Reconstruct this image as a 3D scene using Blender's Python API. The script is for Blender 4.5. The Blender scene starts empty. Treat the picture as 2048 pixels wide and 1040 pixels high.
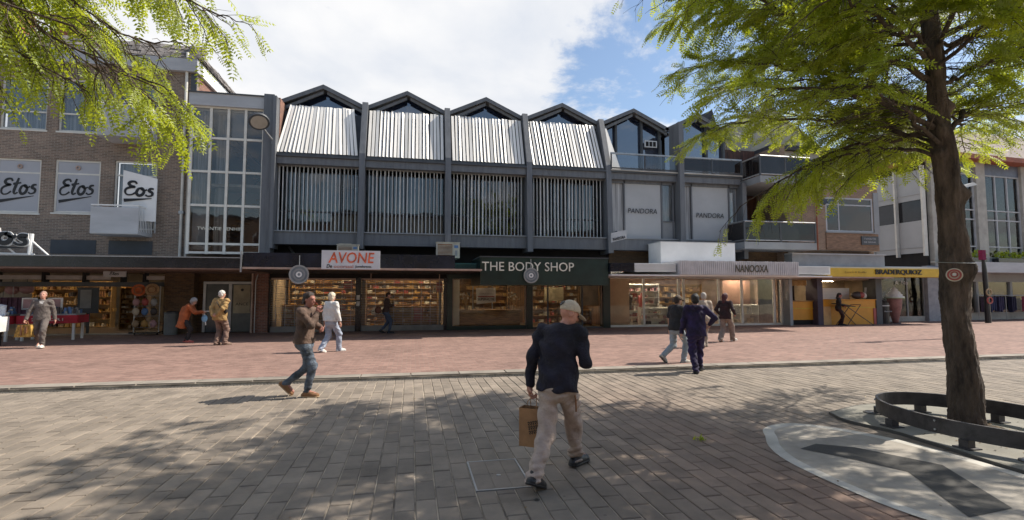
import bpy, math, random
import numpy as np
from mathutils import Vector, Matrix
random.seed(7); rng = np.random.default_rng(7)
R = math.radians
scene = bpy.context.scene
COL = scene.collection

# ------------------------------------------------------------------ camera, sky, sun, exposure
cam_d = bpy.data.cameras.new('camera'); cam = bpy.data.objects.new('camera', cam_d); COL.objects.link(cam)
cam_d.sensor_width = 36; cam_d.lens = 36*1000/2048; cam_d.clip_end = 2000; cam_d.clip_start = .05
cam.location = (0, 0, 1.76)
cam.rotation_euler = (R(90)+math.atan(.064), 0, R(-11.3))
scene.camera = cam
SUN = Vector((.88, .09, 1.0)).normalized()          # direction towards the sun
sun_d = bpy.data.lights.new('sun', 'SUN'); sun_o = bpy.data.objects.new('sun', sun_d); COL.objects.link(sun_o)
sun_d.energy = 5.0; sun_d.angle = R(.45); sun_d.color = (1, .92, .80)
sun_o.rotation_euler = SUN.to_track_quat('Z', 'Y').to_euler()
w = bpy.data.worlds.new('World'); scene.world = w; w.use_nodes = True
nt = w.node_tree; nt.nodes.clear()
def N(nt, t, **k):
    n = nt.nodes.new(t)
    for a, b in k.items():
        if a in n.inputs.keys(): n.inputs[a].default_value = b
        else: setattr(n, a, b)
    return n
L = lambda nt, a, b: nt.links.new(a, b)
def MATH(nt, op, a, b=None, c=None, clamp=False):
    n = nt.nodes.new('ShaderNodeMath'); n.operation = op; n.use_clamp = clamp
    for i, v in enumerate((a, b, c)):
        if v is None: continue
        if isinstance(v, (int, float)): n.inputs[i].default_value = v
        else: nt.links.new(v, n.inputs[i])
    return n.outputs[0]
sky = N(nt, 'ShaderNodeTexSky', sky_type='NISHITA', sun_disc=False)
sky.sun_elevation = math.asin(SUN.z); sky.sun_rotation = math.atan2(SUN.x, SUN.y)
sky.air_density = 1.1; sky.dust_density = .6
tc = N(nt, 'ShaderNodeTexCoord')
sep = N(nt, 'ShaderNodeSeparateXYZ'); L(nt, tc.outputs['Generated'], sep.inputs[0])
zz = MATH(nt, 'ADD', MATH(nt, 'MAXIMUM', sep.outputs[2], 0), .28)
cx = MATH(nt, 'DIVIDE', sep.outputs[0], zz); cy = MATH(nt, 'DIVIDE', sep.outputs[1], zz)
cmb = N(nt, 'ShaderNodeCombineXYZ'); L(nt, cx, cmb.inputs[0]); L(nt, cy, cmb.inputs[1])
n1 = N(nt, 'ShaderNodeTexNoise', Scale=2.1, Detail=10, Roughness=.63, Distortion=.25); L(nt, cmb.outputs[0], n1.inputs['Vector'])
n2 = N(nt, 'ShaderNodeTexNoise', Scale=1.7, Detail=6, Roughness=.55, Distortion=.2); L(nt, cmb.outputs[0], n2.inputs['Vector'])
gap = Vector((.50, .78, .37)).normalized()      # a blue opening between the clouds
vd = N(nt, 'ShaderNodeVectorMath', operation='DOT_PRODUCT'); L(nt, tc.outputs['Generated'], vd.inputs[0]); vd.inputs[1].default_value = gap
gp = N(nt, 'ShaderNodeMapRange', interpolation_type='SMOOTHSTEP'); L(nt, vd.outputs['Value'], gp.inputs[0])
gp.inputs[1].default_value = .95; gp.inputs[2].default_value = .995; gp.inputs[3].default_value = 0; gp.inputs[4].default_value = .25
bank = Vector((-.10, .90, .42)).normalized()      # the big cloud bank over the gables
vb_ = N(nt, 'ShaderNodeVectorMath', operation='DOT_PRODUCT'); L(nt, tc.outputs['Generated'], vb_.inputs[0]); vb_.inputs[1].default_value = bank
bk_ = N(nt, 'ShaderNodeMapRange', interpolation_type='SMOOTHSTEP'); L(nt, vb_.outputs['Value'], bk_.inputs[0])
bk_.inputs[1].default_value = .55; bk_.inputs[2].default_value = .95; bk_.inputs[3].default_value = -.17; bk_.inputs[4].default_value = .06
cv = MATH(nt, 'ADD', MATH(nt, 'SUBTRACT', n1.outputs['Fac'], gp.outputs[0]), bk_.outputs[0])
mask = N(nt, 'ShaderNodeMapRange', interpolation_type='SMOOTHSTEP'); L(nt, cv, mask.inputs[0])
mask.inputs[1].default_value = .34; mask.inputs[2].default_value = .46
cr = N(nt, 'ShaderNodeValToRGB'); L(nt, n2.outputs['Fac'], cr.inputs[0])
cr.color_ramp.elements[0].position = .33; cr.color_ramp.elements[0].color = (.72, .77, .86, 1)
cr.color_ramp.elements[1].position = .56; cr.color_ramp.elements[1].color = (.98, .98, .99, 1)
bs = N(nt, 'ShaderNodeBackground', Strength=.11); L(nt, sky.outputs[0], bs.inputs[0])
bc = N(nt, 'ShaderNodeBackground', Strength=.71); L(nt, cr.outputs[0], bc.inputs[0])
mx = N(nt, 'ShaderNodeMixShader'); L(nt, mask.outputs[0], mx.inputs[0]); L(nt, bs.outputs[0], mx.inputs[1]); L(nt, bc.outputs[0], mx.inputs[2])
ow = N(nt, 'ShaderNodeOutputWorld'); L(nt, mx.outputs[0], ow.inputs[0])
vs = scene.view_settings; vs.view_transform = 'Standard'; vs.look = 'None'; vs.gamma = 1; vs.use_curve_mapping = False
vs.exposure = .5
scene.cycles.max_bounces = 8; scene.cycles.transparent_max_bounces = 16
scene.cycles.use_denoising = True; scene.cycles.sample_clamp_indirect = 6

# ------------------------------------------------------------------ materials
MATS = {}
def mat(name, col, rough=.7, metal=0, var=.12, vs_=2.5, col2=None, bump=0, bs_=60, spec=.5, rnd=0, trans=None, coat=0, stretch=None, emis=0):
    if name in MATS: return MATS[name]
    m = bpy.data.materials.new(name); m.use_nodes = True; t = m.node_tree; p = t.nodes['Principled BSDF']
    p.inputs['Roughness'].default_value = rough; p.inputs['Metallic'].default_value = metal
    p.inputs['Specular IOR Level'].default_value = spec; p.inputs['Coat Weight'].default_value = coat
    geo = N(t, 'ShaderNodeNewGeometry')
    vec = geo.outputs['Position']
    if stretch:
        mp = N(t, 'ShaderNodeMapping'); mp.inputs['Scale'].default_value = stretch; L(t, vec, mp.inputs[0]); vec = mp.outputs[0]
    no = N(t, 'ShaderNodeTexNoise', Scale=vs_, Detail=6, Roughness=.62); L(t, vec, no.inputs['Vector'])
    c2 = col2 or tuple(c*(1-2*var) for c in col); c1 = col if col2 else tuple(min(1, c*(1+1.2*var)) for c in col)
    r = N(t, 'ShaderNodeValToRGB'); L(t, no.outputs['Fac'], r.inputs[0])
    r.color_ramp.elements[0].position = .33; r.color_ramp.elements[0].color = (*c2, 1)
    r.color_ramp.elements[1].position = .67; r.color_ramp.elements[1].color = (*c1, 1)
    out = r.outputs[0]
    if rnd:
        oi = N(t, 'ShaderNodeObjectInfo')
        s = MATH(t, 'FRACT', MATH(t, 'ADD', geo.outputs['Random Per Island'], oi.outputs['Random']))
        f = MATH(t, 'ADD', MATH(t, 'MULTIPLY', s, 2*rnd), 1-rnd)
        hv = N(t, 'ShaderNodeHueSaturation'); L(t, f, hv.inputs['Value']); L(t, out, hv.inputs['Color']); out = hv.outputs[0]
    L(t, out, p.inputs['Base Color'])
    if bump:
        nb = N(t, 'ShaderNodeTexNoise', Scale=bs_, Detail=4, Roughness=.6); L(t, vec, nb.inputs['Vector'])
        b = N(t, 'ShaderNodeBump', Strength=min(1, bump), Distance=.01*max(1, bump)); L(t, nb.outputs['Fac'], b.inputs['Height']); L(t, b.outputs[0], p.inputs['Normal'])
    if emis:
        L(t, out, p.inputs['Emission Color']); p.inputs['Emission Strength'].default_value = emis
    if trans:
        tr = N(t, 'ShaderNodeBsdfTranslucent'); tr.inputs[0].default_value = (*trans, 1)
        ad = N(t, 'ShaderNodeAddShader'); o = t.nodes['Material Output']
        L(t, p.outputs[0], ad.inputs[0]); L(t, tr.outputs[0], ad.inputs[1]); L(t, ad.outputs[0], o.inputs[0])
    MATS[name] = m; return m
def brick_mat(name, c1, c2, mortar, ground=False, bw=.21, rh=.065, ms=.008, rough=.85, off=.5, bmp=.6):
    m = bpy.data.materials.new(name); m.use_nodes = True; t = m.node_tree; p = t.nodes['Principled BSDF']
    p.inputs['Roughness'].default_value = rough
    geo = N(t, 'ShaderNodeNewGeometry'); s = N(t, 'ShaderNodeSeparateXYZ'); L(t, geo.outputs['Position'], s.inputs[0])
    c = N(t, 'ShaderNodeCombineXYZ')
    if ground: L(t, s.outputs[0], c.inputs[0]); L(t, s.outputs[1], c.inputs[1])
    else: L(t, MATH(t, 'ADD', s.outputs[0], s.outputs[1]), c.inputs[0]); L(t, s.outputs[2], c.inputs[1])
    b = N(t, 'ShaderNodeTexBrick', Scale=1, **{'Mortar Size': ms, 'Brick Width': bw, 'Row Height': rh, 'Mortar Smooth': .2, 'Bias': 0})
    b.offset = off; L(t, c.outputs[0], b.inputs['Vector'])
    b.inputs['Color1'].default_value = (*c1, 1); b.inputs['Color2'].default_value = (*c2, 1); b.inputs['Mortar'].default_value = (*mortar, 1)
    no = N(t, 'ShaderNodeTexNoise', Scale=.55, Detail=8, Roughness=.65); L(t, geo.outputs['Position'], no.inputs['Vector'])
    n3 = N(t, 'ShaderNodeTexNoise', Scale=14, Detail=3, Roughness=.7); L(t, geo.outputs['Position'], n3.inputs['Vector'])
    f = MATH(t, 'ADD', MATH(t, 'MULTIPLY', no.outputs['Fac'], .9), MATH(t, 'MULTIPLY', n3.outputs['Fac'], .55)); f = MATH(t, 'ADD', f, .28)
    hv = N(t, 'ShaderNodeHueSaturation'); L(t, b.outputs['Color'], hv.inputs['Color']); L(t, f, hv.inputs['Value']); L(t, hv.outputs[0], p.inputs['Base Color'])
    bu = N(t, 'ShaderNodeBump', Strength=bmp, Distance=.012); h = MATH(t, 'ADD', MATH(t, 'MULTIPLY', b.outputs['Fac'], -1), MATH(t, 'MULTIPLY', n3.outputs['Fac'], .5))
    L(t, h, bu.inputs['Height']); L(t, bu.outputs[0], p.inputs['Normal'])
    MATS[name] = m; return m
def glass_mat(name, tint=(.55, .6, .62), refl=.35, rough=.02, body=0, bodycol=(.03, .035, .04)):
    m = bpy.data.materials.new(name); m.use_nodes = True; t = m.node_tree; t.nodes.remove(t.nodes['Principled BSDF'])
    tr = N(t, 'ShaderNodeBsdfTransparent'); tr.inputs[0].default_value = (*tint, 1)
    gl = N(t, 'ShaderNodeBsdfGlossy', Roughness=rough); gl.inputs[0].default_value = (1, 1, 1, 1)
    fr = N(t, 'ShaderNodeFresnel', IOR=1.5); f = MATH(t, 'ADD', MATH(t, 'MULTIPLY', fr.outputs[0], 1.0), refl*.3, clamp=True)
    no = N(t, 'ShaderNodeTexNoise', Scale=.9, Detail=2); geo = N(t, 'ShaderNodeNewGeometry'); L(t, geo.outputs['Position'], no.inputs['Vector'])
    bu = N(t, 'ShaderNodeBump', Strength=.25, Distance=.02); L(t, no.outputs['Fac'], bu.inputs['Height']); L(t, bu.outputs[0], gl.inputs['Normal'])
    mx = N(t, 'ShaderNodeMixShader'); L(t, f, mx.inputs[0]); src = tr.outputs[0]
    if body:
        df = N(t, 'ShaderNodeBsdfDiffuse'); df.inputs[0].default_value = (*bodycol, 1)
        m2 = N(t, 'ShaderNodeMixShader'); m2.inputs[0].default_value = body; L(t, tr.outputs[0], m2.inputs[1]); L(t, df.outputs[0], m2.inputs[2]); src = m2.outputs[0]
    L(t, src, mx.inputs[1]); L(t, gl.outputs[0], mx.inputs[2]); L(t, mx.outputs[0], t.nodes['Material Output'].inputs[0])
    MATS[name] = m; return m
M = dict(
 grey=mat('grey_painted_steel', (.150, .158, .172), .5, col2=(.100, .106, .117), vs_=1.6, stretch=(4, 4, .5), bump=.1, bs_=20),
 greylt=mat('light_grey_panel', (.26, .27, .28), .55, var=.07, vs_=1.2),
 greydk=mat('dark_grey_trim', (.060, .065, .073), .5),
 roofgrey=mat('zinc_roof', (.13, .14, .155), .45, var=.15, vs_=1.5, stretch=(6, .5, 1)),
 slatw=mat('weathered_white_slat', (.84, .81, .76), .42, var=.06, vs_=1.6, stretch=(9, 1, .6), rnd=.13),
 slatlow=mat('aluminium_slat', (.62, .63, .62), .4, var=.1, vs_=2, rnd=.15),
 white=mat('white_paint', (.74, .74, .73), .5, var=.05, vs_=1),
 offwhite=mat('cream_frame', (.66, .64, .58), .5, var=.06),
 panelw=mat('white_blind_panel', (.40, .41, .42), .6, var=.04, vs_=.8),
 fascia=mat('grey_white_fascia', (.42, .43, .45), .55, var=.07, vs_=.7, stretch=(1, 1, 4)),
 black=mat('black_fascia', (.012, .013, .018), .25, var=.3),
 navy=mat('navy_fascia', (.012, .015, .028), .22, var=.3, vs_=1.4),
 green=mat('dark_green_fascia', (.013, .03, .026), .28, var=.25, vs_=.8),
 teal=mat('teal_ribbed', (.03, .12, .11), .4),
 soffit=mat('brown_soffit', (.20, .13, .10), .7),
 ledge=mat('copper_trim', (.42, .30, .24), .5),
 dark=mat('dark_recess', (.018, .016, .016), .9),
 interior=mat('shop_plaster', (.32, .25, .18), .9, var=.12),
 wood=mat('warm_wood', (.30, .16, .06), .55, var=.25, vs_=3, stretch=(1, 1, 9)),
 shelf=mat('ochre_shelf', (.36, .20, .06), .6, var=.2),
 floorin=mat('shop_floor', (.20, .14, .10), .35, var=.1),
 yellow=mat('yellow_fascia', (.62, .40, .025), .5, var=.06),
 orange=mat('orange_counter', (.66, .29, .02), .5, var=.05),
 purple=mat('purple_pillar', (.06, .045, .07), .6),
 conc=mat('pale_concrete', (.40, .38, .34), .85, var=.12, vs_=1.5, bump=.3, bs_=25),
 slate=mat('dark_slate', (.05, .052, .062), .75, var=.3, vs_=5, stretch=(1, 1, 6), bump=.6, bs_=12),
 redtrim=mat('rust_red_gutter', (.32, .09, .045), .6),
 rooftile=mat('brown_roof_tile', (.20, .16, .14), .9, var=.35, vs_=6, bump=1, bs_=9),
 tile=mat('grey_roof_tile', (.20, .18, .17), .85, var=.35, vs_=5, rnd=.35),
 redbrickp=mat('red_clay', (.33, .11, .07), .85, var=.25, vs_=5, bump=.5, bs_=20),
 curtain=mat('net_curtain', (.42, .43, .44), .9, var=.28, vs_=1.6, stretch=(9, 9, .25)),
 curtaindk=mat('dark_curtain', (.15, .16, .165), .9, var=.48, vs_=1.4, stretch=(7, 7, .3)),
 blind=mat('roller_blind', (.40, .41, .44), .8, var=.04, vs_=.7),
 ink=mat('black_lettering', (.012, .012, .014), .5),
 creamtxt=mat('cream_lettering', (.72, .70, .60), .5),
 redtxt=mat('orange_red_lettering', (.70, .13, .05), .55, var=.3, vs_=5),
 steel=mat('galvanised_steel', (.35, .36, .37), .4, metal=.6, var=.1),
 rail=mat('weathered_dark_steel', (.060, .055, .055), .55, metal=.25, var=.3, vs_=4, bump=.4, bs_=30),
 stone=mat('pale_kerb_stone', (.25, .22, .185), .85, var=.14, vs_=2, rnd=.12, bump=.5, bs_=50),
 slabs=mat('tree_surround_concrete', (.21, .20, .17), .85, var=.16, vs_=1.3, bump=.4, bs_=40),
 drain=mat('drain_iron', (.075, .070, .062), .7),
 joint=mat('sandy_joint', (.60, .51, .40), .95, col2=(.12, .10, .08), vs_=1.9, bump=.5, bs_=120),
 paint=mat('pale_road_paint', (.31, .28, .24), .8, var=.14, vs_=2.4, bump=.3, bs_=90),
 paintw=mat('white_road_paint', (.44, .42, .38), .75, var=.12, vs_=3, bump=.3, bs_=90),
 paintd=mat('dark_grey_road_paint', (.036, .034, .031), .8, var=.12, vs_=3, bump=.3, bs_=90),
 bark=mat('rough_brown_bark', (.125, .092, .068), .95, col2=(.028, .020, .015), vs_=9, stretch=(1, 1, .28), bump=6, bs_=17),
 twig=mat('dark_twig', (.035, .028, .02), .9),
 leaf=mat('yellow_green_leaf', (.135, .160, .013), .5, col2=(.050, .088, .011), vs_=.8, trans=(.26, .29, .012), rnd=.35, spec=.35),
 redcloth=mat('crimson_cloth', (.42, .02, .035), .8, var=.2),
 canopyglass=mat('pale_transom', (.42, .38, .36), .4, var=.1),
 beigeposter=mat('beige_poster', (.40, .35, .24), .7),
 skin=mat('skin', (.46, .25, .18), .55, var=.08, vs_=12),
 plastic_white=mat('white_plastic', (.72, .72, .70), .35),
 plastic_black=mat('black_plastic', (.015, .015, .017), .4),
 kraft=mat('brown_kraft_paper', (.36, .19, .085), .75, var=.12, vs_=7, bump=.3, bs_=30),
)
def cloth(name, col, var=.16, rough=.85, vs_=7): return mat(name, col, rough, var=var, vs_=vs_, bump=2.2, bs_=17)
bk_etos = brick_mat('brown_grey_brick', (.27, .195, .145), (.155, .118, .092), (.34, .295, .25))
bk_red = brick_mat('red_brown_brick', (.26, .11, .07), (.16, .07, .05), (.25, .2, .17))
bk_tan = brick_mat('tan_brick', (.31, .205, .140), (.22, .145, .098), (.33, .27, .22))
bk_pier = brick_mat('dark_ochre_brick', (.15, .085, .04), (.08, .05, .03), (.12, .09, .06))
bk_ground = brick_mat('red_clay_paving', (.275, .165, .132), (.165, .092, .074), (.22, .165, .135), ground=True, bw=.21, rh=.105, ms=.008, bmp=.5)
def paver_mat():
    m = mat('grey_brown_paver', (.260, .216, .172), .82, col2=(.170, .142, .115), vs_=2.2, rnd=.15, bump=.7, bs_=110)
    t = m.node_tree; p = t.nodes['Principled BSDF']; src = p.inputs['Base Color'].links[0].from_socket
    g = N(t, 'ShaderNodeNewGeometry'); s = N(t, 'ShaderNodeSeparateXYZ'); L(t, g.outputs['Position'], s.inputs[0])
    no = N(t, 'ShaderNodeTexNoise', Scale=.5, Detail=3); L(t, g.outputs['Position'], no.inputs['Vector'])
    a = MATH(t, 'SUBTRACT', 1.0, MATH(t, 'MULTIPLY', MATH(t, 'ABSOLUTE', MATH(t, 'SUBTRACT', s.outputs[0], 3.6)), .42), clamp=True)
    b = MATH(t, 'MULTIPLY', a, MATH(t, 'SUBTRACT', 1.35, MATH(t, 'MULTIPLY', s.outputs[1], .13), clamp=True))
    f = MATH(t, 'MULTIPLY', MATH(t, 'MULTIPLY', b, no.outputs['Fac']), 1.5, clamp=True)
    mxr = N(t, 'ShaderNodeMix', data_type='RGBA', blend_type='MULTIPLY'); L(t, f, mxr.inputs[0]); L(t, src, mxr.inputs[6]); mxr.inputs[7].default_value = (1.0, .72, .66, 1)
    vo = N(t, 'ShaderNodeTexVoronoi', Scale=3.3); L(t, g.outputs['Position'], vo.inputs['Vector'])      # gum spots and stains
    gum = MATH(t, 'LESS_THAN', vo.outputs['Distance'], .055)
    n5 = N(t, 'ShaderNodeTexNoise', Scale=1.3, Detail=7, Roughness=.7); L(t, g.outputs['Position'], n5.inputs['Vector'])
    st = N(t, 'ShaderNodeMapRange'); L(t, n5.outputs['Fac'], st.inputs[0]); st.inputs[1].default_value = .52; st.inputs[2].default_value = .72; st.inputs[3].default_value = 0; st.inputs[4].default_value = .55
    fm = MATH(t, 'MAXIMUM', MATH(t, 'MULTIPLY', gum, .6), st.outputs[0])
    mz = N(t, 'ShaderNodeMix', data_type='RGBA', blend_type='MULTIPLY'); L(t, fm, mz.inputs[0]); L(t, mxr.outputs[2], mz.inputs[6]); mz.inputs[7].default_value = (.42, .40, .38, 1)
    L(t, mz.outputs[2], p.inputs['Base Color']); return m
M['paver'] = paver_mat()
G_shop = glass_mat('shop_window_glass', (.95, .94, .90), -.08)
G_up = glass_mat('upper_window_glass', (.66, .68, .70), .10)
G_tow = glass_mat('stair_glass', (.86, .85, .83), .04)
G_dk = glass_mat('smoked_balcony_glass', (.30, .28, .28), -.02, body=.5, bodycol=(.03, .022, .02))
G_haze = glass_mat('pale_window_glass', (.86, .87, .88), .02)

# ------------------------------------------------------------------ object helpers
XF = {}
def thing(name, label, cat, loc=(0, 0, 0), rot=0, group=None, kind=None):
    if len(label.split()) > 16: print('LONG', label)
    o = bpy.data.objects.new(name, None); o.empty_display_size = .2; COL.objects.link(o)
    o.location = loc; o.rotation_euler = (0, 0, rot)
    o['label'] = label; o['category'] = cat
    if group: o['group'] = group
    if kind: o['kind'] = kind
    XF[o.name] = Matrix.Translation(loc) @ Matrix.Rotation(rot, 4, 'Z'); return o
class MB:
    def __init__(s, local=False): s.v = []; s.f = []; s.m = []; s.mats = []; s.local = local
    def mi(s, m):
        if m not in s.mats: s.mats.append(m)
        return s.mats.index(m)
    def add(s, v, f, m):
        n = len(s.v); s.v += [tuple(p) for p in v]; k = s.mi(m)
        for q in f: s.f.append([i+n for i in q]); s.m.append(k)
        return s
    def box(s, a, b, m):
        x0, y0, z0 = a; x1, y1, z1 = b
        if x0 > x1: x0, x1 = x1, x0
        if y0 > y1: y0, y1 = y1, y0
        if z0 > z1: z0, z1 = z1, z0
        v = [(x0, y0, z0), (x1, y0, z0), (x1, y1, z0), (x0, y1, z0), (x0, y0, z1), (x1, y0, z1), (x1, y1, z1), (x0, y1, z1)]
        return s.add(v, [(0, 3, 2, 1), (4, 5, 6, 7), (0, 1, 5, 4), (1, 2, 6, 5), (2, 3, 7, 6), (3, 0, 4, 7)], m)
    def hexa(s, q0, q1, m):     # two matching quads
        v = list(q0)+list(q1); return s.add(v, [(3, 2, 1, 0), (4, 5, 6, 7), (0, 1, 5, 4), (1, 2, 6, 5), (2, 3, 7, 6), (3, 0, 4, 7)], m)
    def prism(s, poly, d, m):   # polygon extruded by vector d
        n = len(poly); v = [tuple(p) for p in poly]+[tuple(Vector(p)+Vector(d)) for p in poly]
        return s.add(v, [list(range(n))[::-1], list(range(n, 2*n))]+[(i, (i+1) % n, n+(i+1) % n, n+i) for i in range(n)], m)
    def tube(s, pts, r, m, n=8, cap=True):
        pts = [Vector(p) for p in pts]; rr = r if isinstance(r, (list, tuple)) else [r]*len(pts); v = []; f = []
        for i, p in enumerate(pts):
            t = (pts[min(i+1, len(pts)-1)]-pts[max(i-1, 0)]).normalized(); u = t.cross(Vector((0, 0, 1)) if abs(t.z) < .9 else Vector((1, 0, 0))).normalized(); w_ = t.cross(u)
            for k in range(n):
                a = 2*math.pi*k/n; v.append(p+(u*math.cos(a)+w_*math.sin(a))*rr[i])
        for i in range(len(pts)-1):
            for k in range(n): f.append((i*n+k, i*n+(k+1) % n, (i+1)*n+(k+1) % n, (i+1)*n+k))
        if cap: f.append(list(range(n))); f.append([(len(pts)-1)*n+k for k in range(n)][::-1])
        return s.add(v, f, m)
    def disc(s, c, nrm, r, th, m, n=28):
        c = Vector(c); nrm = Vector(nrm).normalized(); return s.tube([c-nrm*th/2, c+nrm*th/2], r, m, n)
    def ring(s, c, nrm, r, w_, th, m, n=32):
        c = Vector(c); nrm = Vector(nrm).normalized(); u = nrm.cross(Vector((0, 0, 1)) if abs(nrm.z) < .9 else Vector((1, 0, 0))).normalized(); q = nrm.cross(u); v = []; f = []
        for k in range(n):
            a = 2*math.pi*k/n; d = u*math.cos(a)+q*math.sin(a)
            v += [c+d*(r-w_)-nrm*th/2, c+d*r-nrm*th/2, c+d*r+nrm*th/2, c+d*(r-w_)+nrm*th/2]
        for k in range(n):
            j = (k+1) % n
            for e in range(4): f.append((4*k+e, 4*k+(e+1) % 4, 4*j+(e+1) % 4, 4*j+e))
        return s.add(v, f, m)
    def lathe(s, c, prof, m, n=20):
        v = []; f = []; c = Vector(c)
        for (r, z) in prof:
            for k in range(n): a = 2*math.pi*k/n; v.append(c+Vector((r*math.cos(a), r*math.sin(a), z)))
        for i in range(len(prof)-1):
            for k in range(n): f.append((i*n+k, i*n+(k+1) % n, (i+1)*n+(k+1) % n, (i+1)*n+k))
        return s.add(v, f, m)
    def build(s, name, parent=None, label=None, cat=None, kind=None, group=None, smooth=False):
        me = bpy.data.meshes.new(name); v = s.v
        X = XF.get(parent.name) if parent else None
        if X is not None and not s.local: inv = X.inverted(); v = [tuple(inv @ Vector(p)) for p in v]
        me.from_pydata(v, [], s.f)
        for m in s.mats: me.materials.append(m)
        me.polygons.foreach_set('material_index', s.m)
        if smooth: me.polygons.foreach_set('use_smooth', [True]*len(s.f))
        me.update()
        o = bpy.data.objects.new(name, me); COL.objects.link(o); return tagp(o, parent, label, cat, kind, group)
def tagp(o, parent=None, label=None, cat=None, kind=None, group=None):
    if parent: o.parent = parent; XF[o.name] = XF.get(parent.name, Matrix())
    if label: o['label'] = label
    if cat: o['category'] = cat
    if kind: o['kind'] = kind
    if group: o['group'] = group
    return o
def box(name, a, b, m, parent=None, **k): return MB().box(a, b, m).build(name, parent, **k)
def npmesh(name, V, F, mats, parent=None, smooth=True, mi=None, **k):
    me = bpy.data.meshes.new(name); V = np.asarray(V, np.float32); F = np.asarray(F, np.int32)
    if parent is not None and parent.name in XF and not k.pop('local', False):
        Mi = np.array(XF[parent.name].inverted()); V = V@Mi[:3, :3].T+Mi[:3, 3]
    k.pop('local', None)
    n, q = F.shape
    me.vertices.add(len(V)); me.vertices.foreach_set('co', V.astype(np.float32).ravel())
    me.loops.add(n*q); me.loops.foreach_set('vertex_index', F.ravel())
    me.polygons.add(n); me.polygons.foreach_set('loop_start', np.arange(0, n*q, q, dtype=np.int32)); me.polygons.foreach_set('loop_total', np.full(n, q, np.int32))
    for m in (mats if isinstance(mats, list) else [mats]): me.materials.append(m)
    if mi is not None: me.polygons.foreach_set('material_index', mi.astype(np.int32))
    me.update(calc_edges=True); me.polygons.foreach_set('use_smooth', np.full(n, smooth, bool))
    o = bpy.data.objects.new(name, me); COL.objects.link(o); return tagp(o, parent, k.get('label'), k.get('cat'), k.get('kind'), k.get('group'))
def text(s, name, parent, c, width, height, m, nrm=(0, -1, 0), depth=.03, shear=0, up=(0, 0, 1), bold=0, **k):
    cu = bpy.data.curves.new('txt', 'FONT'); cu.body = s; cu.extrude = .5; cu.align_x = 'CENTER'; cu.align_y = 'CENTER'; cu.shear = shear; cu.offset = bold; cu.resolution_u = 3
    o = bpy.data.objects.new('txt', cu); COL.objects.link(o); bpy.context.view_layer.update()
    me = bpy.data.meshes.new_from_object(o.evaluated_get(bpy.context.evaluated_depsgraph_get())); bpy.data.objects.remove(o)
    P = np.array([v.co[:] for v in me.vertices]); lo, hi = P.min(0), P.max(0); P = (P-(lo+hi)/2)/(hi-lo)*np.array([width, height, depth])
    z = Vector(nrm).normalized(); y = Vector(up); x = y.cross(z).normalized(); y = z.cross(x)
    W = P[:, :1]*np.array(x)+P[:, 1:2]*np.array(y)+P[:, 2:]*np.array(z)+np.array(c)
    if parent and parent.name in XF: Mi = np.array(XF[parent.name].inverted()); W = W@Mi[:3, :3].T+Mi[:3, 3]
    me.vertices.foreach_set('co', W.astype(np.float32).ravel()); me.materials.clear(); me.materials.append(m); me.update(); me.name = name
    o = bpy.data.objects.new(name, me); COL.objects.link(o); return tagp(o, parent, **k)
def spline(p, n=8):
    p = [np.array(q, float) for q in p]; p = [2*p[0]-p[1]]+p+[2*p[-1]-p[-2]]; out = []
    for i in range(1, len(p)-2):
        for t in np.linspace(0, 1, n, endpoint=False):
            a, b, c, d = p[i-1], p[i], p[i+1], p[i+2]
            out.append(.5*((2*b)+(-a+c)*t+(2*a-5*b+4*c-d)*t*t+(-a+3*b-3*c+d)*t**3))
    return out+[p[-2]]
GL = {'E': [[(.62, .85), (.5, 1.0), (.25, .98), (.14, .82), (.3, .66), (.5, .62), (.3, .58), (.03, .42), (0, .18), (.15, .02), (.4, .04), (.62, .2)]],
      'c': [[(.55, .80), (.4, 1.0), (.2, .75), (.12, .35), (.2, .08), (.45, .1), (.6, .3)]],
      't': [[(.30, 1.05), (.2, .6), (.12, .2), (.2, .03), (.38, .12)], [(0, .66), (.5, .74)]],
      'o': [[(.3, .6), (.08, .5), (.0, .22), (.15, .02), (.36, .1), (.44, .35), (.32, .58), (.25, .5), (.45, .42), (.62, .5)]],
      'u': [[(.02, .55), (.0, .2), (.12, .03), (.3, .1), (.4, .55)], [(.4, .55), (.38, .15), (.55, .05)]],
      's': [[(.42, .6), (.22, .58), (.16, .42), (.36, .3), (.36, .1), (.12, .02), (-.04, .12)]]}
AD = {'E': .68, 'c': .62, 't': .5, 'o': .6, 'u': .58, 's': .5}
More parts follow.
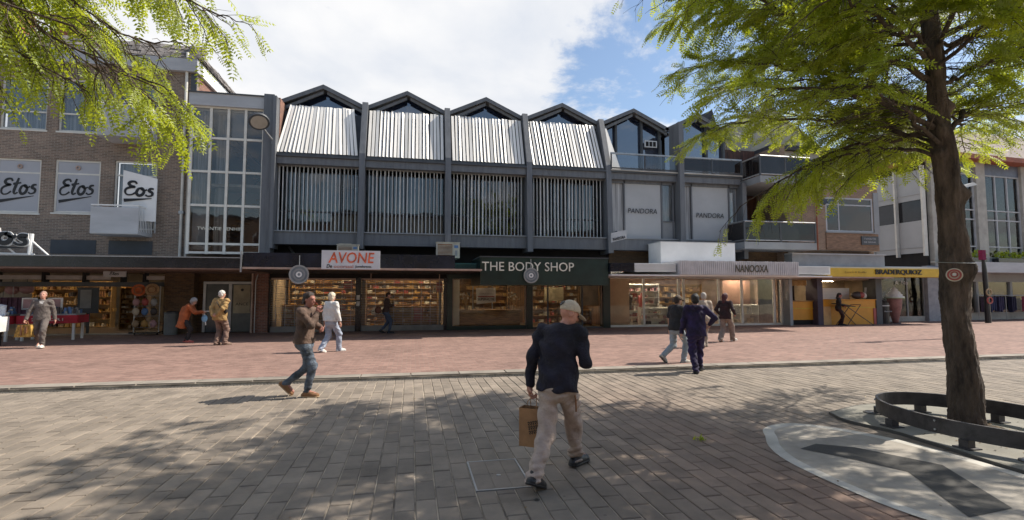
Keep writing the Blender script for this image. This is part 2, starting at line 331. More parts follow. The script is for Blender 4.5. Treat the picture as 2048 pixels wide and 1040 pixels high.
def script(word, name, parent, org, ux, uz, h, width, m, wt=.1, depth=.01, under=True, nrm=None, **k):
    tot = sum(AD[c] for c in word); mb = MB(); ux = Vector(ux).normalized(); uz = Vector(uz).normalized(); nz = ux.cross(uz); org = Vector(org); x0 = 0; cell = 0
    def ribbon(pts, wts, lift):
        v = []; f = []
        for i, p in enumerate(pts):
            q = pts[min(i+1, len(pts)-1)]-pts[max(i-1, 0)]; q = q/(np.linalg.norm(q)+1e-9); nn = np.array([-q[1], q[0]])*wts[i]
            for s_ in (-1, 1):
                a = p+nn*s_
                for dd in (0, depth): v.append(org+ux*float(a[0])+uz*float(a[1])+nz*(dd+lift))
        for i in range(len(pts)-1):
            a, b = 4*i, 4*i+4; f += [(a+1, a+3, b+3, b+1), (a, b, b+2, a+2), (a, a+1, b+1, b), (a+2, b+2, b+3, a+3)]
        f += [(0, 2, 3, 1), (len(v)-4, len(v)-3, len(v)-1, len(v)-2)]; mb.add(v, f, m)
    sx = width/tot
    for c in word:
        for st in GL[c]:
            P = [np.array([(x0+p[0])*sx+p[1]*h*.1, p[1]*h]) for p in spline(st, 6)]; n = len(P)
            ribbon(P, [wt*h*(.55+.45*math.sin(math.pi*min(1, (i+1)/n)+.4)**2) for i in range(n)], cell*.0008); cell += 1
        x0 += AD[c]
    if under:
        P = [np.array([t*width*.95-.02, -.42*h+t*.30*h]) for t in np.linspace(0, 1, 10)]; ribbon(P, [wt*h*(1.2-t) for t in np.linspace(0, 1, 10)], cell*.0008)
    return mb.build(name, parent, **k)

# ------------------------------------------------------------------ ground
box('ground', (-150, -60, -1.0), (170, 160, -.06), mat('bare_ground', (.12, .11, .10), .9), kind='structure')
box('pavement', (-22, -14, -.055), (60, 10.44, -.012), M['joint'], kind='structure')
pav = bpy.data.objects['pavement']
box('red_brick_street', (-60, 10.95, -.055), (60, 23.5, .045), bk_ground, kind='structure')
box('side_street', (24.6, 23.5, -.055), (60, 90, .045), bk_ground, kind='structure')
gut = box('gutter', (-22, 10.44, -.055), (60, 10.58, -.02), M['drain'], kind='structure')
def camzx(X, Y): return (X*.196+Y*.981, X*.981-Y*.196)
# kerb band of long pale stones
kb = box('kerb_band', (-22, 10.58, -.055), (60, 10.95, .03), M['joint'], kind='structure')
me = None; x = -13.
mbk = MB(local=True); mbk.box((-.488, -.172, 0), (.488, .172, .03), M['stone'])
base = mbk.build('kerb_stone', kb); base.location = (-12.5, 10.77, .026)
for i in range(1, 36):
    c = base.copy(); COL.objects.link(c); c.location = (-12.5+i, 10.77, .026+rng.uniform(-.003, .003)); c.rotation_euler = (rng.uniform(-.006, .006), 0, rng.uniform(-.004, .004))
# drain slot bars
mb = MB()
for i in range(520): mb.box((-12+i*.06, 10.45, -.02), (-12+i*.06+.025, 10.57, -.004), M['drain'])
mb.build('drain_grating', gut, kind='stuff')
# pavers: long grey-brown ones, their joints running towards the shops
PW, PL = .175, .43
cells = []
for ci in range(int(36/PW)):
    X = -15+ci*PW; off = (0, .5)[ci % 2]*PL+rng.uniform(-.03, .03); y = -.3-off
    while y < 10.38:
        ln = min(PL, 10.40-y); Yc = y+ln/2; zc, xc = camzx(X+PW/2, Yc)
        if ln > .1 and zc > 1.8 and abs(xc) < zc*1.2+.8 and y > -.2 : cells.append((X+PW/2, Yc, ln, zc, xc))
        y += PL
def ins_man(c): return .575 < c[0] < 1.105 and 4.3 < c[1] < 5.52
cells.sort(key=lambda c: c[3]+ (0 if (abs(c[4]) < c[3]*1.03 and c[3] > 3.7) else 100))
def paver_geo(l, w, b=.006, g=.0058):
    x, y = w/2-g, l/2-g
    v = [(-x, -y, -.02), (x, -y, -.02), (x, y, -.02), (-x, y, -.02), (-x, -y, -b), (x, -y, -b), (x, y, -b), (-x, y, -b), (-x+b, -y+b, 0), (x-b, -y+b, 0), (x-b, y-b, 0), (-x+b, y-b, 0)]
    f = [(0, 1, 5, 4), (1, 2, 6, 5), (2, 3, 7, 6), (3, 0, 4, 7), (4, 5, 9, 8), (5, 6, 10, 9), (6, 7, 11, 10), (7, 4, 8, 11), (8, 9, 10, 11)]
    return v, f
v0, f0 = paver_geo(PL, PW); pm = bpy.data.meshes.new('paver'); pm.from_pydata(v0, [], f0); pm.materials.append(M['paver'])
k = 0; rest = []
for c in cells:
    if .57 < c[0] < 1.11 and c[1]+c[2]/2 > 4.52 and c[1]-c[2]/2 < 5.30:      # cut back round the access cover
        for p, q in ((c[1]-c[2]/2, 4.515), (5.305, c[1]+c[2]/2)):
            if q-p > .05: rest.append((c[0], (p+q)/2, q-p, c[3], c[4]))
        continue
    if k < 298 and c[2] > PL-.01:
        o = bpy.data.objects.new('paver', pm); COL.objects.link(o); o.parent = pav; k += 1
        o.location = (c[0], c[1], rng.uniform(-.003, .0015)); o.rotation_euler = (rng.uniform(-.008, .008), rng.uniform(-.008, .008), rng.uniform(-.006, .006))
    else: rest.append(c)
V = []; F = []
for i, c in enumerate(rest):
    v, f = paver_geo(c[2], PW); a = np.array(v); tx, ty = rng.uniform(-.008, .008, 2); a[:, 2] += tx*a[:, 0]+ty*a[:, 1]+rng.uniform(-.003, .0015); a[:, 0] += c[0]; a[:, 1] += c[1]; V.append(a); F.append(np.array(f)+12*i)
npmesh('paver_field', np.concatenate(V), np.concatenate(F), M['paver'], pav, smooth=False, kind='stuff')
# painted sign on the pavement
mk = thing('pavement_marking', 'pale painted oval with white border and dark grey chevron on the paving by the tree', 'marking', (4.9, 4.4, 0))
outer = [(4.25, 5.50), (4.42, 5.76), (4.66, 5.92), (4.98, 5.97), (5.30, 5.78), (5.56, 5.42), (5.74, 4.9), (5.80, 4.3), (5.80, 3.7), (5.66, 3.15), (5.35, 2.75), (4.9, 2.6), (4.4, 2.75), (4.02, 3.1), (3.86, 3.5), (3.82, 4.1), (3.86, 4.7), (4.02, 5.15)]
outer = [tuple(p) for p in spline(outer+[outer[0]], 5)][:-1]
cxo, cyo = 4.83, 4.35
inner = []
for i, p in enumerate(outer):
    q = np.array(outer[(i+1) % len(outer)])-np.array(outer[i-1]); q = q/np.linalg.norm(q); inner.append((p[0]+q[1]*.13, p[1]-q[0]*.13))
n = len(outer); mb = MB(); v = [(*p, .0060) for p in outer]+[(*p, .0060) for p in inner]
mb.add(v, [(i, n+i, n+(i+1) % n, (i+1) % n) for i in range(n)], M['paintw']); mb.build('white_border', mk)
mb = MB(); mb.add([(*p, .0060) for p in inner], [list(range(n))[::-1]], M['paint']); mb.build('painted_field', mk)
ch = [(4.29, 4.98), (4.60, 5.10), (4.93, 4.90), (5.30, 4.24), (4.80, 3.30), (4.28, 3.24), (4.77, 4.15), (4.53, 4.62)]
mb = MB(); mb.add([(*p, .0105) for p in ch], [list(range(len(ch)))[::-1]], M['paintd']); mb.build('dark_chevron', mk)
# manhole with inset pavers
mh = thing('manhole_cover', 'square steel framed access cover with inset pavers in the paving', 'manhole cover', (.84, 4.92, 0), R(-1.5))
a0, a1, b0, b1 = .578, 1.097, 4.52, 5.30
box('inset_bed', (a0+.02, b0+.02, -.011), (a1-.02, b1-.02, -.004), M['joint'], mh)
mb = MB()
for q in ((a0, b0, a1, b0+.018), (a0, b1-.018, a1, b1), (a0, b0+.018, a0+.018, b1-.018), (a1-.018, b0+.018, a1, b1-.018)): mb.box((q[0], q[1], -.011), (q[2], q[3], .004), M['steel'])
mb.build('frame', mh)
for ix in range(3):
    for iy in range(2):
        w_ = (a1-a0-.04)/3; h_ = (b1-b0-.04)/2; box('inset_paver', (a0+.022+ix*w_, b0+.022+iy*h_, -.003), (a0+.018+(ix+1)*w_, b0+.018+(iy+1)*h_, .0015), M['paver'], mh)
MB().disc((.84, 4.86, .004), (0, 0, 1), .022, .006, M['steel'], 14).build('lifting_key_hole', mh)
MB().ring((1.06, 4.23, .004), (0, 0, 1), .022, .008, .006, M['drain'], 16).build('iron_ring', None, label='small dark iron ring in the paving near the shoe of the man in the cap', cat='ring')
# ------------------------------------------------------------------ brick shop building on the left
def rect_wall(x0, x1, z0, z1, y0, y1, holes, m):
    xs = sorted({x0, x1, *[h[0] for h in holes], *[h[1] for h in holes]}); mb = MB()
    for a, b in zip(xs, xs[1:]):
        hs = sorted([h for h in holes if h[0] < (a+b)/2 < h[1]], key=lambda h: h[2]); z = z0
        for h in hs:
            if h[2] > z: mb.box((a, y0, z), (b, y1, h[2]), m)
            z = h[3]
        if z < z1: mb.box((a, y0, z), (b, y1, z1), m)
    return mb
def window(parent, x0, x1, z0, z1, y, m, back, depth=.07, tr=None, mull=(), fw=.07, glass=None, backm=None, lab=None, sill=None):
    mb = MB(); mb.box((x0, y, z0), (x0+fw, y+depth, z1), m); mb.box((x1-fw, y, z0), (x1, y+depth, z1), m)
    mb.box((x0+fw, y, z0), (x1-fw, y+depth, z0+fw), m); mb.box((x0+fw, y, z1-fw), (x1-fw, y+depth, z1), m)
    if tr: mb.box((x0+fw, y+.004, tr-.03), (x1-fw, y+depth-.004, tr+.03), m)
    for q in mull: mb.box((q-.03, y+.008, z0+fw), (q+.03, y+depth-.008, z1-fw), m)
    wd = mb.build('window', parent, label=lab)
    box('pane', (x0+fw, y+depth*.4, z0+fw), (x1-fw, y+depth*.4+.008, z1-fw), glass or G_up, wd)
    if back is not None: box('curtain', (x0+fw, y+depth+back, z0+fw), (x1-fw, y+depth+back+.02, z1-fw), backm or M['curtain'], wd)
    if sill: box('sill', (x0-.05, y-.10, z0-.07), (x1+.05, y+.05, z0-.005), M[sill], wd)
    return wd
WY = 23.0
eb = thing('brick_building', 'brown brick building with white roller blinds lettered in black script above a shop', 'building', (-14.5, WY, 0))
holes = [(-16.1, -14.5, 8.25, 10.4), (-14.1, -12.5, 8.25, 10.45), (-12.2, -10.5, 7.95, 10.45), (-16.1, -14.58, 4.88, 7.05), (-14.1, -12.5, 4.93, 7.08), (-12.0, -10.45, 4.3, 7.15)]
holes += [(h[0]-4.3, h[1]-4.3, h[2], h[3]) for h in holes[:2]+holes[3:5]]
rect_wall(-22, -9.12, 2.62, 11.05, WY, WY+.3, holes, bk_etos).build('wall', eb)
box('side_wall', (-9.42, WY+.3, 2.62), (-9.12, 35, 11.05), bk_red, eb)
box('corner_strip', (-9.3, WY-.05, 3.3), (-9.08, WY-.002, 11.0), M['greydk'], eb)
box('fascia', (-22, WY-.22, 11.05), (-9.02, WY+.3, 11.58), M['fascia'], eb)
box('side_fascia', (-9.4, WY+.3, 11.05), (-9.0, 35, 11.58), M['white'], eb)
MB().hexa([(-22, WY-.1, 11.58), (-9.12, WY-.1, 11.58), (-9.12, 35, 11.58), (-22, 35, 11.58)], [(-22, WY+.35, 12.3), (-9.45, WY+.35, 12.3), (-9.45, 35, 12.3), (-22, 35, 12.3)], M['rooftile']).build('roof', eb)
ti = MB(local=True); ti.hexa([(-.14, -.04, 0), (.14, -.04, 0), (.14, .13, .24), (-.14, .13, .24)], [(-.14, -.09, .03), (.14, -.09, .03), (.14, .09, .28), (-.14, .09, .28)], M['tile'])
t0 = ti.build('roof_tile', eb); n_t = 0
for r_ in range(3):
    for i in range(20):
        o = t0 if n_t == 0 else t0.copy()
        if n_t: COL.objects.link(o)
        n_t += 1; o.location = (-14.5+i*.285+(r_ % 2)*.14+14.5, -.09+r_*.15, 11.6+r_*.245); o.rotation_euler = (rng.uniform(-.1, .1), rng.uniform(-.08, .08), rng.uniform(-.06, .06))
for r_ in range(3):
    for i in range(28):
        o = t0.copy(); COL.objects.link(o); o.location = (5.52-r_*.15, .2+i*.42, 11.6+r_*.245); o.rotation_euler = (rng.uniform(-.1, .1), rng.uniform(-.08, .08), R(90)+rng.uniform(-.06, .06)); o.scale = (1.4, 1, 1)
box('chimney', (-15.6, 24.6, 12.3), (-14.5, 25.6, 13.9), M['redbrickp'], eb); box('chimney', (-17.9, 24.6, 12.3), (-16.8, 25.6, 14.1), M['redbrickp'], eb)
for (a, b, c, d) in holes[:2]+holes[6:8]: window(eb, a, b, c, d, WY+.08, M['offwhite'], .15, tr=c+.75, sill='offwhite', glass=G_haze)
window(eb, -12.2, -10.5, 7.95, 10.45, WY+.08, M['offwhite'], .15, mull=(-11.3,), glass=G_haze, lab='balcony door frame behind the upper balcony')
for i, (a, b, c, d) in enumerate(holes[3:5]+holes[8:10]):
    wd = window(eb, a, b, c, d, WY+.05, M['offwhite'], None, tr=d-.55, sill='offwhite', lab='window with roller blind carrying black script lettering')
    box('blind', (a+.08, WY+.062, c+.08), (b-.08, WY+.070, d-.08), M['blind'], wd)
    if i < 2:
        script(('Etos', 'Etos')[i], 'lettering', wd, ((a+.17), WY+.058, c+.72), (1, 0, .05), (0, 0, 1), .62, 1.2, M['ink'], wt=.085, depth=.006)
        MB().ring((a+.78, WY+.03, d-.3), (0, -1, 0), .09, .045, .03, M['ledge'], 16).build('camera_dome', wd)
wd = window(eb, -12.0, -10.45, 4.3, 7.15, WY+.06, M['offwhite'], .12, tr=6.55, glass=G_haze, lab='balcony door with grey glass behind the banner')
def balcony(pt, x0, x1, z0, z1, yf, solid=True):
    bl = MB().box((x0, yf, z0), (x1, WY, z0+.14), M['fascia']).build('balcony', pt)
    box('front_panel', (x0, yf-.03, z0+.02), (x1+.02, yf, z1-.1), M['fascia'], bl)
    mb = MB().box((x1-.04, yf, z1-.05), (x1, WY, z1), M['white']).box((x0, yf, z1-.05), (x0+.04, WY, z1), M['white']).box((x0, yf-.04, z1-.05), (x1, yf, z1), M['white'])
    mb.build('handrail', bl)
    mb = MB()
    for i in range(9): y = yf+.08+i*(WY-yf-.1)/8; mb.box((x1-.03, y-.012, z0+.14), (x1-.005, y+.012, z1-.05), M['white']); mb.box((x0+.005, y-.012, z0+.14), (x0+.03, y+.012, z1-.05), M['white'])
    mb.build('baluster', bl, kind='stuff')
balcony(eb, -12.15, -10.53, 4.0, 5.15, 21.9); balcony(eb, -12.1, -10.5, 7.85, 9.25, 21.9)
for x in (-14.1, -12.07): box('grey_panel', (x, WY-.02, 3.28), (x+1.58, WY-.002, 3.84), mat('slate_blue_panel', (.05, .058, .068), .6, var=.08), eb)
MB().tube([(-9.45, WY-.1, 11.9), (-9.44, WY-.1, 7), (-9.43, WY-.1, 3.1)], .055, M['offwhite'], 10).box((-9.52, WY-.17, 5.0), (-9.34, WY-.03, 5.12), M['steel']).build('downpipe', eb)
# ground floor of the brick building
cn = box('canopy', (-22, 19.0, 2.59), (-5.86, 23.0, 2.94), M['black'], eb)
box('edge_trim', (-22, 18.96, 2.94), (-5.84, 22.98, 2.97), M['steel'], cn)
box('soffit', (-22, 19.02, 2.54), (-5.88, 23.3, 2.585), M['soffit'], cn)
MB().box((-5.89, 18.93, 2.45), (-5.84, 18.98, 3.2), M['steel']).build('end_bracket', cn)
# shop room behind
box('shop_floor', (-22, 23.3, -.05), (-9.95, 31, .06), M['floorin'], eb)
box('shop_back_wall', (-22, 30.9, .06), (-9.95, 31.0, 2.9), M['interior'], eb)
box('shop_ceiling', (-22, 23.31, 2.75), (-9.95, 30.9, 2.85), M['interior'], eb)
box('shop_threshold', (-22, 23.05, .045), (-9.95, 23.3, .09), M['conc'], eb)
box('brick_pier', (-9.95, 22.9, .05), (-8.85, 23.6, 2.6), bk_pier, eb)
box('lintel', (-22, 23.02, 1.98), (-9.95, 23.25, 2.16), M['greydk'], eb)
mb = MB()
for i, x in enumerate((-15.9, -14.3, -12.9, -11.55, -10.75)): mb.box((x-.05, 23.0, 2.16), (x+.05, 23.3, 2.54), M['dark'])
mb.build('transom_mullion', eb, kind='stuff')
for a, b in ((-17.5, -15.95), (-15.85, -14.35), (-14.25, -12.95), (-12.85, -12.0), (-10.7, -9.98)): box('transom_panel', (a, 23.08, 2.26), (b, 23.11, 2.42), M['canopyglass'], eb)
dr = box('door_surround', (-8.85, 23.35, .05), (-6.3, 23.5, 2.6), bk_pier, eb)
fr = MB(); fr.box((-8.6, 23.2, .08), (-8.5, 23.34, 2.2), M['steel']); fr.box((-6.72, 23.2, .08), (-6.62, 23.34, 2.2), M['steel']); fr.box((-8.5, 23.2, 2.1), (-6.72, 23.34, 2.2), M['steel']); fr.box((-7.62, 23.2, .08), (-7.5, 23.34, 2.1), M['steel'])
fr = fr.build('entrance_frame', eb)
box('door_leaf', (-8.5, 23.25, .08), (-7.62, 23.30, 2.1), mat('slate_glass_door', (.06, .075, .085), .15, var=.1), fr)
box('side_panel', (-7.5, 23.25, .08), (-6.72, 23.30, 2.1), mat('grey_green_panel', (.11, .12, .11), .4), fr)
box('poster', (-7.44, 23.235, .86), (-6.78, 23.248, 2.06), M['beigeposter'], fr, label='beige poster with a dark emblem and lettering')
text('ANCE', 'poster_lettering', fr, (-7.1, 23.23, 1.25), .5, .12, M['ink'], depth=.004); MB().disc((-7.1, 23.23, 1.85), (0, -1, 0), .06, .006, M['ink'], 12).build('poster_emblem', fr)
text('A', 'door_sticker', fr, (-8.05, 23.24, 1.55), .12, .16, M['beigeposter'], depth=.004)
box('end_pier', (-6.6, 22.75, .05), (-5.95, 23.3, 2.6), bk_red, eb)
MB().tube([(-6.55, 22.68, .06), (-6.55, 22.68, 2.6)], .04, M['ledge'], 8).tube([(-6.42, 22.68, .06), (-6.42, 22.68, 2.2), (-6.35, 22.7, 2.5)], .025, M['steel'], 8).build('drainpipe', eb)
# shop contents
glow = mat('warm_shop_lamp', (1, .80, .52), .5, var=0, emis=38); glow2 = mat('cool_shop_lamp', (1, .9, .76), .5, var=0, emis=40)
LORD = {}
def lamp(x, y, z, label, s=(.9, .14), m=None, group=None):
    if group: LORD[label] = LORD.get(label, -1)+1; label = ('leftmost', 'second', 'third', 'fourth', 'fifth')[LORD[label]]+' from the left, '+label
    t = thing('ceiling_light', label, 'ceiling light', (x, y, z), group=group)
    box('housing', (x-s[0]/2, y-s[1]/2, z-.03), (x+s[0]/2, y+s[1]/2, z+.0), M['plastic_white'], t); box('diffuser', (x-s[0]/2+.02, y-s[1]/2+.02, z-.045), (x+s[0]/2-.02, y+s[1]/2-.02, z-.031), m or glow, t)
for x in (-17, -14.6, -12.2): lamp(x, 26.4, 2.74, 'slim ceiling light inside the dim shop under the script-lettered blinds', group='ceiling lights in the left shop')
def shelf_unit(name, label, x0, x1, y, z0, z1, rows, m, goods, d=.4, frame=None, dens=.72, ori=0, cat='shelf'):
    t = thing(name, label, cat, ((x0+x1)/2, y+d/2, z0)); mb = MB()
    mb.box((x0, y, z0), (x0+.04, y+d, z1), m); mb.box((x1-.04, y, z0), (x1, y+d, z1), m); mb.box((x0+.04, y+d-.02, z0), (x1-.04, y+d, z1), m); mb.build('carcass', t)
    g = MB()
    for r_ in range(rows+1):
        z = z0+.05+(z1-z0-.1)*r_/rows; box('shelf_board', (x0+.04, y+.01, z-.02), (x1-.04, y+d-.02, z), m, t)
        if r_ == rows: continue
        hh = (z1-z0-.1)/rows-.04; x = x0+.08
        while x < x1-.15:
            w_ = rng.uniform(.07, .30)
            if rng.random() < dens: q_ = rng.integers(len(goods)); [g.box((x+e*w_*.3, y+rng.uniform(.02, .14), z+.001), (x+(e+.8)*w_*.3, y+d-.06, z+hh*hq*rng.uniform(.93, 1)), goods[q_]) for hq in (rng.uniform(.3, .85),) for e in range(3)]
            x += w_
    g.build('goods', t, kind='stuff'); return t
gc = [mat('good_'+n_, c, .5, var=.1) for n_, c in dict(cream=(.55, .47, .35), brown=(.25, .12, .05), ochre=(.45, .26, .07), red=(.36, .07, .06), pink=(.42, .24, .25), grey=(.3, .3, .3), dark=(.05, .04, .04), white=(.7, .68, .62), blue=(.1, .2, .4), tan=(.4, .28, .16)).items()]
warm = [gc[i] for i in (0, 1, 2, 2, 9, 6, 1)]; mixd = [gc[i] for i in (0, 1, 2, 3, 7, 9, 5, 6)]; pinks = [gc[i] for i in (4, 3, 7, 4, 0, 6)]
shelf_unit('shelf_unit', 'tall ochre wooden shelf unit of stacked goods beside the dark doorway in the left shop', -13.1, -12.0, 26.0, .06, 2.0, 8, M['shelf'], warm)
shelf_unit('shelf_unit', 'wide ochre shelf wall deep in the left shop behind the red tables', -17.5, -14.2, 27.5, .06, 2.3, 6, M['shelf'], warm)
shelf_unit('shelf_unit', 'ochre shelf unit behind the bag rack in the left shop', -11.3, -10.1, 26.2, .06, 2.2, 7, M['shelf'], warm)
def fringe(name, label, x, y, z):
    pass
def display_table(label, x0, x1, y0, yaw, cloth_m, goods, group):
    cx_, wd_ = (x0+x1)/2, abs(x1-x0); t = thing('display_table', label, 'table', (cx_, y0, .045), yaw, group); mb = MB(local=True); w2 = wd_/2
    mb.box((-w2, -.4, .84), (w2, .4, .88), M['wood']); mb.build('table_top', t)
    for sx in (-1, 1):
        for sy in (-1, 1): MB(local=True).box((sx*(w2-.12)-.035, sy*.33-.035, 0), (sx*(w2-.12)+.035, sy*.33+.035, .84), M['offwhite']).build('leg', t)
    MB(local=True).box((-w2-.01, -.43, .60), (w2+.01, -.405, .885), cloth_m).box((-w2-.03, -.405, .6), (-w2-.005, .42, .885), cloth_m).box((w2+.005, -.405, .6), (w2+.03, .42, .885), cloth_m).build('cloth_skirt', t)
    return t
def goods_tray(label, t, w2, goods, n_, zh=.25):
    Mx = XF[t.name]; g = MB(); loc = Mx @ Vector((0, 0, .885))
    o = thing('goods_tray', label, 'tray', loc, t.rotation_euler.z); g = MB(local=True); g.box((-w2, -.36, 0), (w2, .36, .05), gc[5]); g.build('tray_base', o)
    g = MB(local=True)
    for i in range(n_):
        x = rng.uniform(-w2+.03, w2-.1); y = rng.uniform(-.34, .28); g.box((x, y, .051), (x+.07, y+.05, .06+rng.uniform(.06, zh)), goods[rng.integers(len(goods))])
    g.build('goods', o, kind='stuff')
blues = [gc[8], gc[5], gc[7], gc[8], gc[6]]
for i, (x, y, lb, gl, gd) in enumerate(((-16.3, 20.6, 'leftmost red-skirted display table at the frame edge', 'trays of grey jars on the leftmost red display table', [gc[5], gc[7], gc[6]]), (-14.5, 20.7, 'red-skirted display table behind the man in the grey cardigan', 'mixed packets on the display table behind the grey cardigan man', blues), (-12.7, 21.1, 'red-skirted display table nearest the shop doorway', 'blue and grey packets on the display table nearest the shop doorway', blues))):
    t = display_table(lb, x-.85, x+.85, y, R(8), M['redcloth'], gd, 'red display tables in front of the left shop'); goods_tray(gl, t, .8, gd, 60)
    text(('~OP=OP~', '-SALE-', '2VOOR1')[i], 'cloth_lettering', t, XF[t.name] @ Vector((0, -.437, .74)), .9, .09, M['creamtxt'], nrm=(XF[t.name].to_3x3() @ Vector((0, -1, 0))), depth=.006)
for x, lb in ((-13.55, 'left of the two pink and white price placards above the red tables'), (-12.75, 'right of the two pink and white price placards above the red tables')):
    t = thing('price_placard', lb, 'placard', (x, 21.2, .93)); box('board', (x-.24, 21.2, 1.12), (x+.24, 21.22, 1.55), M['plastic_white'], t); box('pink_print', (x-.19, 21.19, 1.18), (x+.17, 21.198, 1.50), gc[4], t); MB().tube([(x, 21.23, .93), (x, 21.23, 1.4)], .012, M['steel'], 6).build('stand', t)
t = thing('notice_board', 'dark grey standing notice board in the left shop entrance', 'board', (-12.9, 23.4, .06)); box('board', (-13.3, 23.4, .9), (-12.55, 23.44, 1.95), M['greydk'], t); box('stand', (-12.97, 23.44, .06), (-12.87, 23.48, 1.7), M['black'], t); box('printed_notice', (-13.2, 23.385, 1.1), (-12.8, 23.398, 1.85), gc[5], t)
# rack with hats and bags
t = thing('hat_and_bag_rack', 'wire rack hung with an orange hat, a straw hat and small bags beside the pier', 'display rack', (-10.35, 22.6, .045)); mb = MB()
for x in (-10.85, -9.95): mb.tube([(x, 22.6, .12), (x, 22.6, 2.0)], .018, M['steel'], 6)
for z in (.35, .8, 1.2, 1.6, 2.0): mb.tube([(-10.85, 22.6, z), (-9.95, 22.6, z)], .014, M['steel'], 6)
mb.build('wire_frame', t)
for x in (-10.8, -10.0): MB().disc((x, 22.6, .095), (1, 0, 0), .05, .03, M['plastic_black'], 12).build('castor', t)
MB().box((-10.9, 22.35, .13), (-9.9, 22.85, .17), M['black']).build('base', t)
def blob(c, r, m, n=10, sq=1): 
    mb = MB(); prof = [(r[0]*math.sin(a), -r[2]*math.cos(a)) for a in np.linspace(.02, math.pi-.02, 7)]; mb.lathe((0, 0, 0), prof, m, n); mb.v = [(c[0]+v[0], c[1]+v[1]*r[1]/r[0], c[2]+v[2]) for v in mb.v]; return mb
for x, z, m_, lb, nm in ((-10.68, 1.83, cloth('orange_felt', (.55, .14, .05)), 'orange round hat hanging on the rack by the pier', 'hat'), (-10.2, 1.86, cloth('striped_straw', (.42, .28, .15)), 'tan straw hat hanging on the rack by the pier', 'hat')):
    o = MB().disc((x, 22.5, z), (.2, -1, .1), .24, .03, m_, 20).build(nm, None, label=lb, cat='hat'); 
    MB().ring((x, 22.47, z), (.2, -1, .1), .15, .03, .05, gc[1], 18).build('hat_band', o)
ccs = [gc[4], gc[3], gc[5], gc[0], gc[8], gc[6], gc[9], gc[2]]
ctag = ['pink', 'red', 'grey', 'cream', 'blue', 'black', 'beige', 'ochre']
for r_, z in enumerate((1.36, .98, .50)):
    for i in range(3):
        q = (r_*3+i) % 8; x = -10.75+i*.32; mb = blob((x, 22.5, z), (.13, .07, .15), ccs[q]); o = mb.build('bag', None, label=f'small {ctag[q]} bag in the {("second", "third", "lowest")[r_]} row of the rack by the pier, {("left", "middle", "right")[i]}', cat='bag', smooth=True); MB().tube([(x-.05, 22.5, z+.12), (x, 22.5, z+.22), (x+.05, 22.5, z+.12)], .008, M['black'], 5).build('handle', o)
for i, (x, z, q) in enumerate(((-16.2, 1.9, 9), (-15.7, 1.85, 4), (-15.2, 1.88, 4), (-16.6, 1.35, 2), (-16.0, 1.3, 1))):
    o = blob((x, 23.6, z), (.26, .16, .2), (gc[q] if q < 10 else gc[4]), 12).build('woven_basket', None, label=['tan basket at the left end under the left shop lintel', 'first dusty pink basket hanging under the left shop lintel', 'second dusty pink basket hanging under the left shop lintel', 'ochre basket low at the frame edge in the left shop', 'brown basket low in the left shop'][i], cat='basket', smooth=True); MB().tube([(x, 23.6, z+.2), (x, 23.6, z+.5)], .01, M['black'], 5).build('cord', o)
t = thing('hanging_robe', 'purple garment hanging behind the leftmost red table', 'garment', (-15.2, 22.9, .6)); mb = MB()
for i in range(9): a = i*.11; mb.box((-15.65+a, 22.86+.03*math.sin(i*2.1), .62), (-15.55+a, 22.95+.03*math.sin(i*2.1), 1.55), cloth('dusty_purple', (.14, .07, .12)))
mb.build('pleated_cloth', t)
MB().tube([(-15.2, 22.9, 1.55), (-15.2, 22.9, 1.98)], .008, M['steel'], 5).build('hanger_hook', t)
t = thing('litter_bin', 'grey cylindrical litter bin against the brick pier', 'bin', (-9.5, 22.55, .045)); MB().lathe((-9.5, 22.55, .045), [(.0, 0), (.23, 0), (.24, .85), (.0, .85)], mat('grey_bin', (.13, .14, .14), .5), 20).build('body', t); MB().lathe((-9.5, 22.55, .895), [(.25, .002), (.25, .05), (.12, .09), (0, .09)], M['greydk'], 20).build('lid', t)
# hanging sign under the left canopy
t = thing('hanging_sign', 'small pale sign with black script hanging under the left canopy', 'sign', (-11.05, 21.5, 2.6)); box('board', (-11.42, 21.5, 2.33), (-10.66, 21.54, 2.54), M['fascia'], t); script('Etos', 'lettering', t, (-11.2, 21.498, 2.40), (1, 0, 0), (0, 0, 1), .12, .3, M['ink'], wt=.1, depth=.004, under=False)
# script sign on top of the canopy
t = thing('rooftop_script_sign', 'black script letters with pale outline on a white frame on top of the left canopy', 'sign', (-14.2, 20.8, 3.06)); ux = (1, .0, -.12); o_ = Vector((-15.35, 20.82, 3.62))
script('Etos', 'letter_backing', t, o_, ux, (0, 0, 1), .62, 1.95, M['white'], wt=.20, depth=.03, under=False); script('Etos', 'lettering', t, o_+Vector((0, -.045, 0)), ux, (0, 0, 1), .62, 1.95, M['ink'], wt=.125, depth=.04, under=True)
mb = MB(); mb.tube([(-15.6, 20.9, 3.35), (-13.5, 20.9, 3.62)], .045, M['rail'], 8); mb.tube([(-13.42, 20.9, 3.85), (-13.45, 20.9, 2.97)], .07, M['white'], 10); mb.tube([(-13.4, 20.9, 3.6), (-12.75, 20.9, 2.97)], .03, M['white'], 8); mb.tube([(-14.25, 20.9, 3.45), (-13.7, 20.9, 2.97)], .03, M['white'], 8); mb.tube([(-14.6, 20.9, 3.14), (-13.3, 20.9, 3.10)], .035, M['white'], 8); mb.build('support_frame', t)
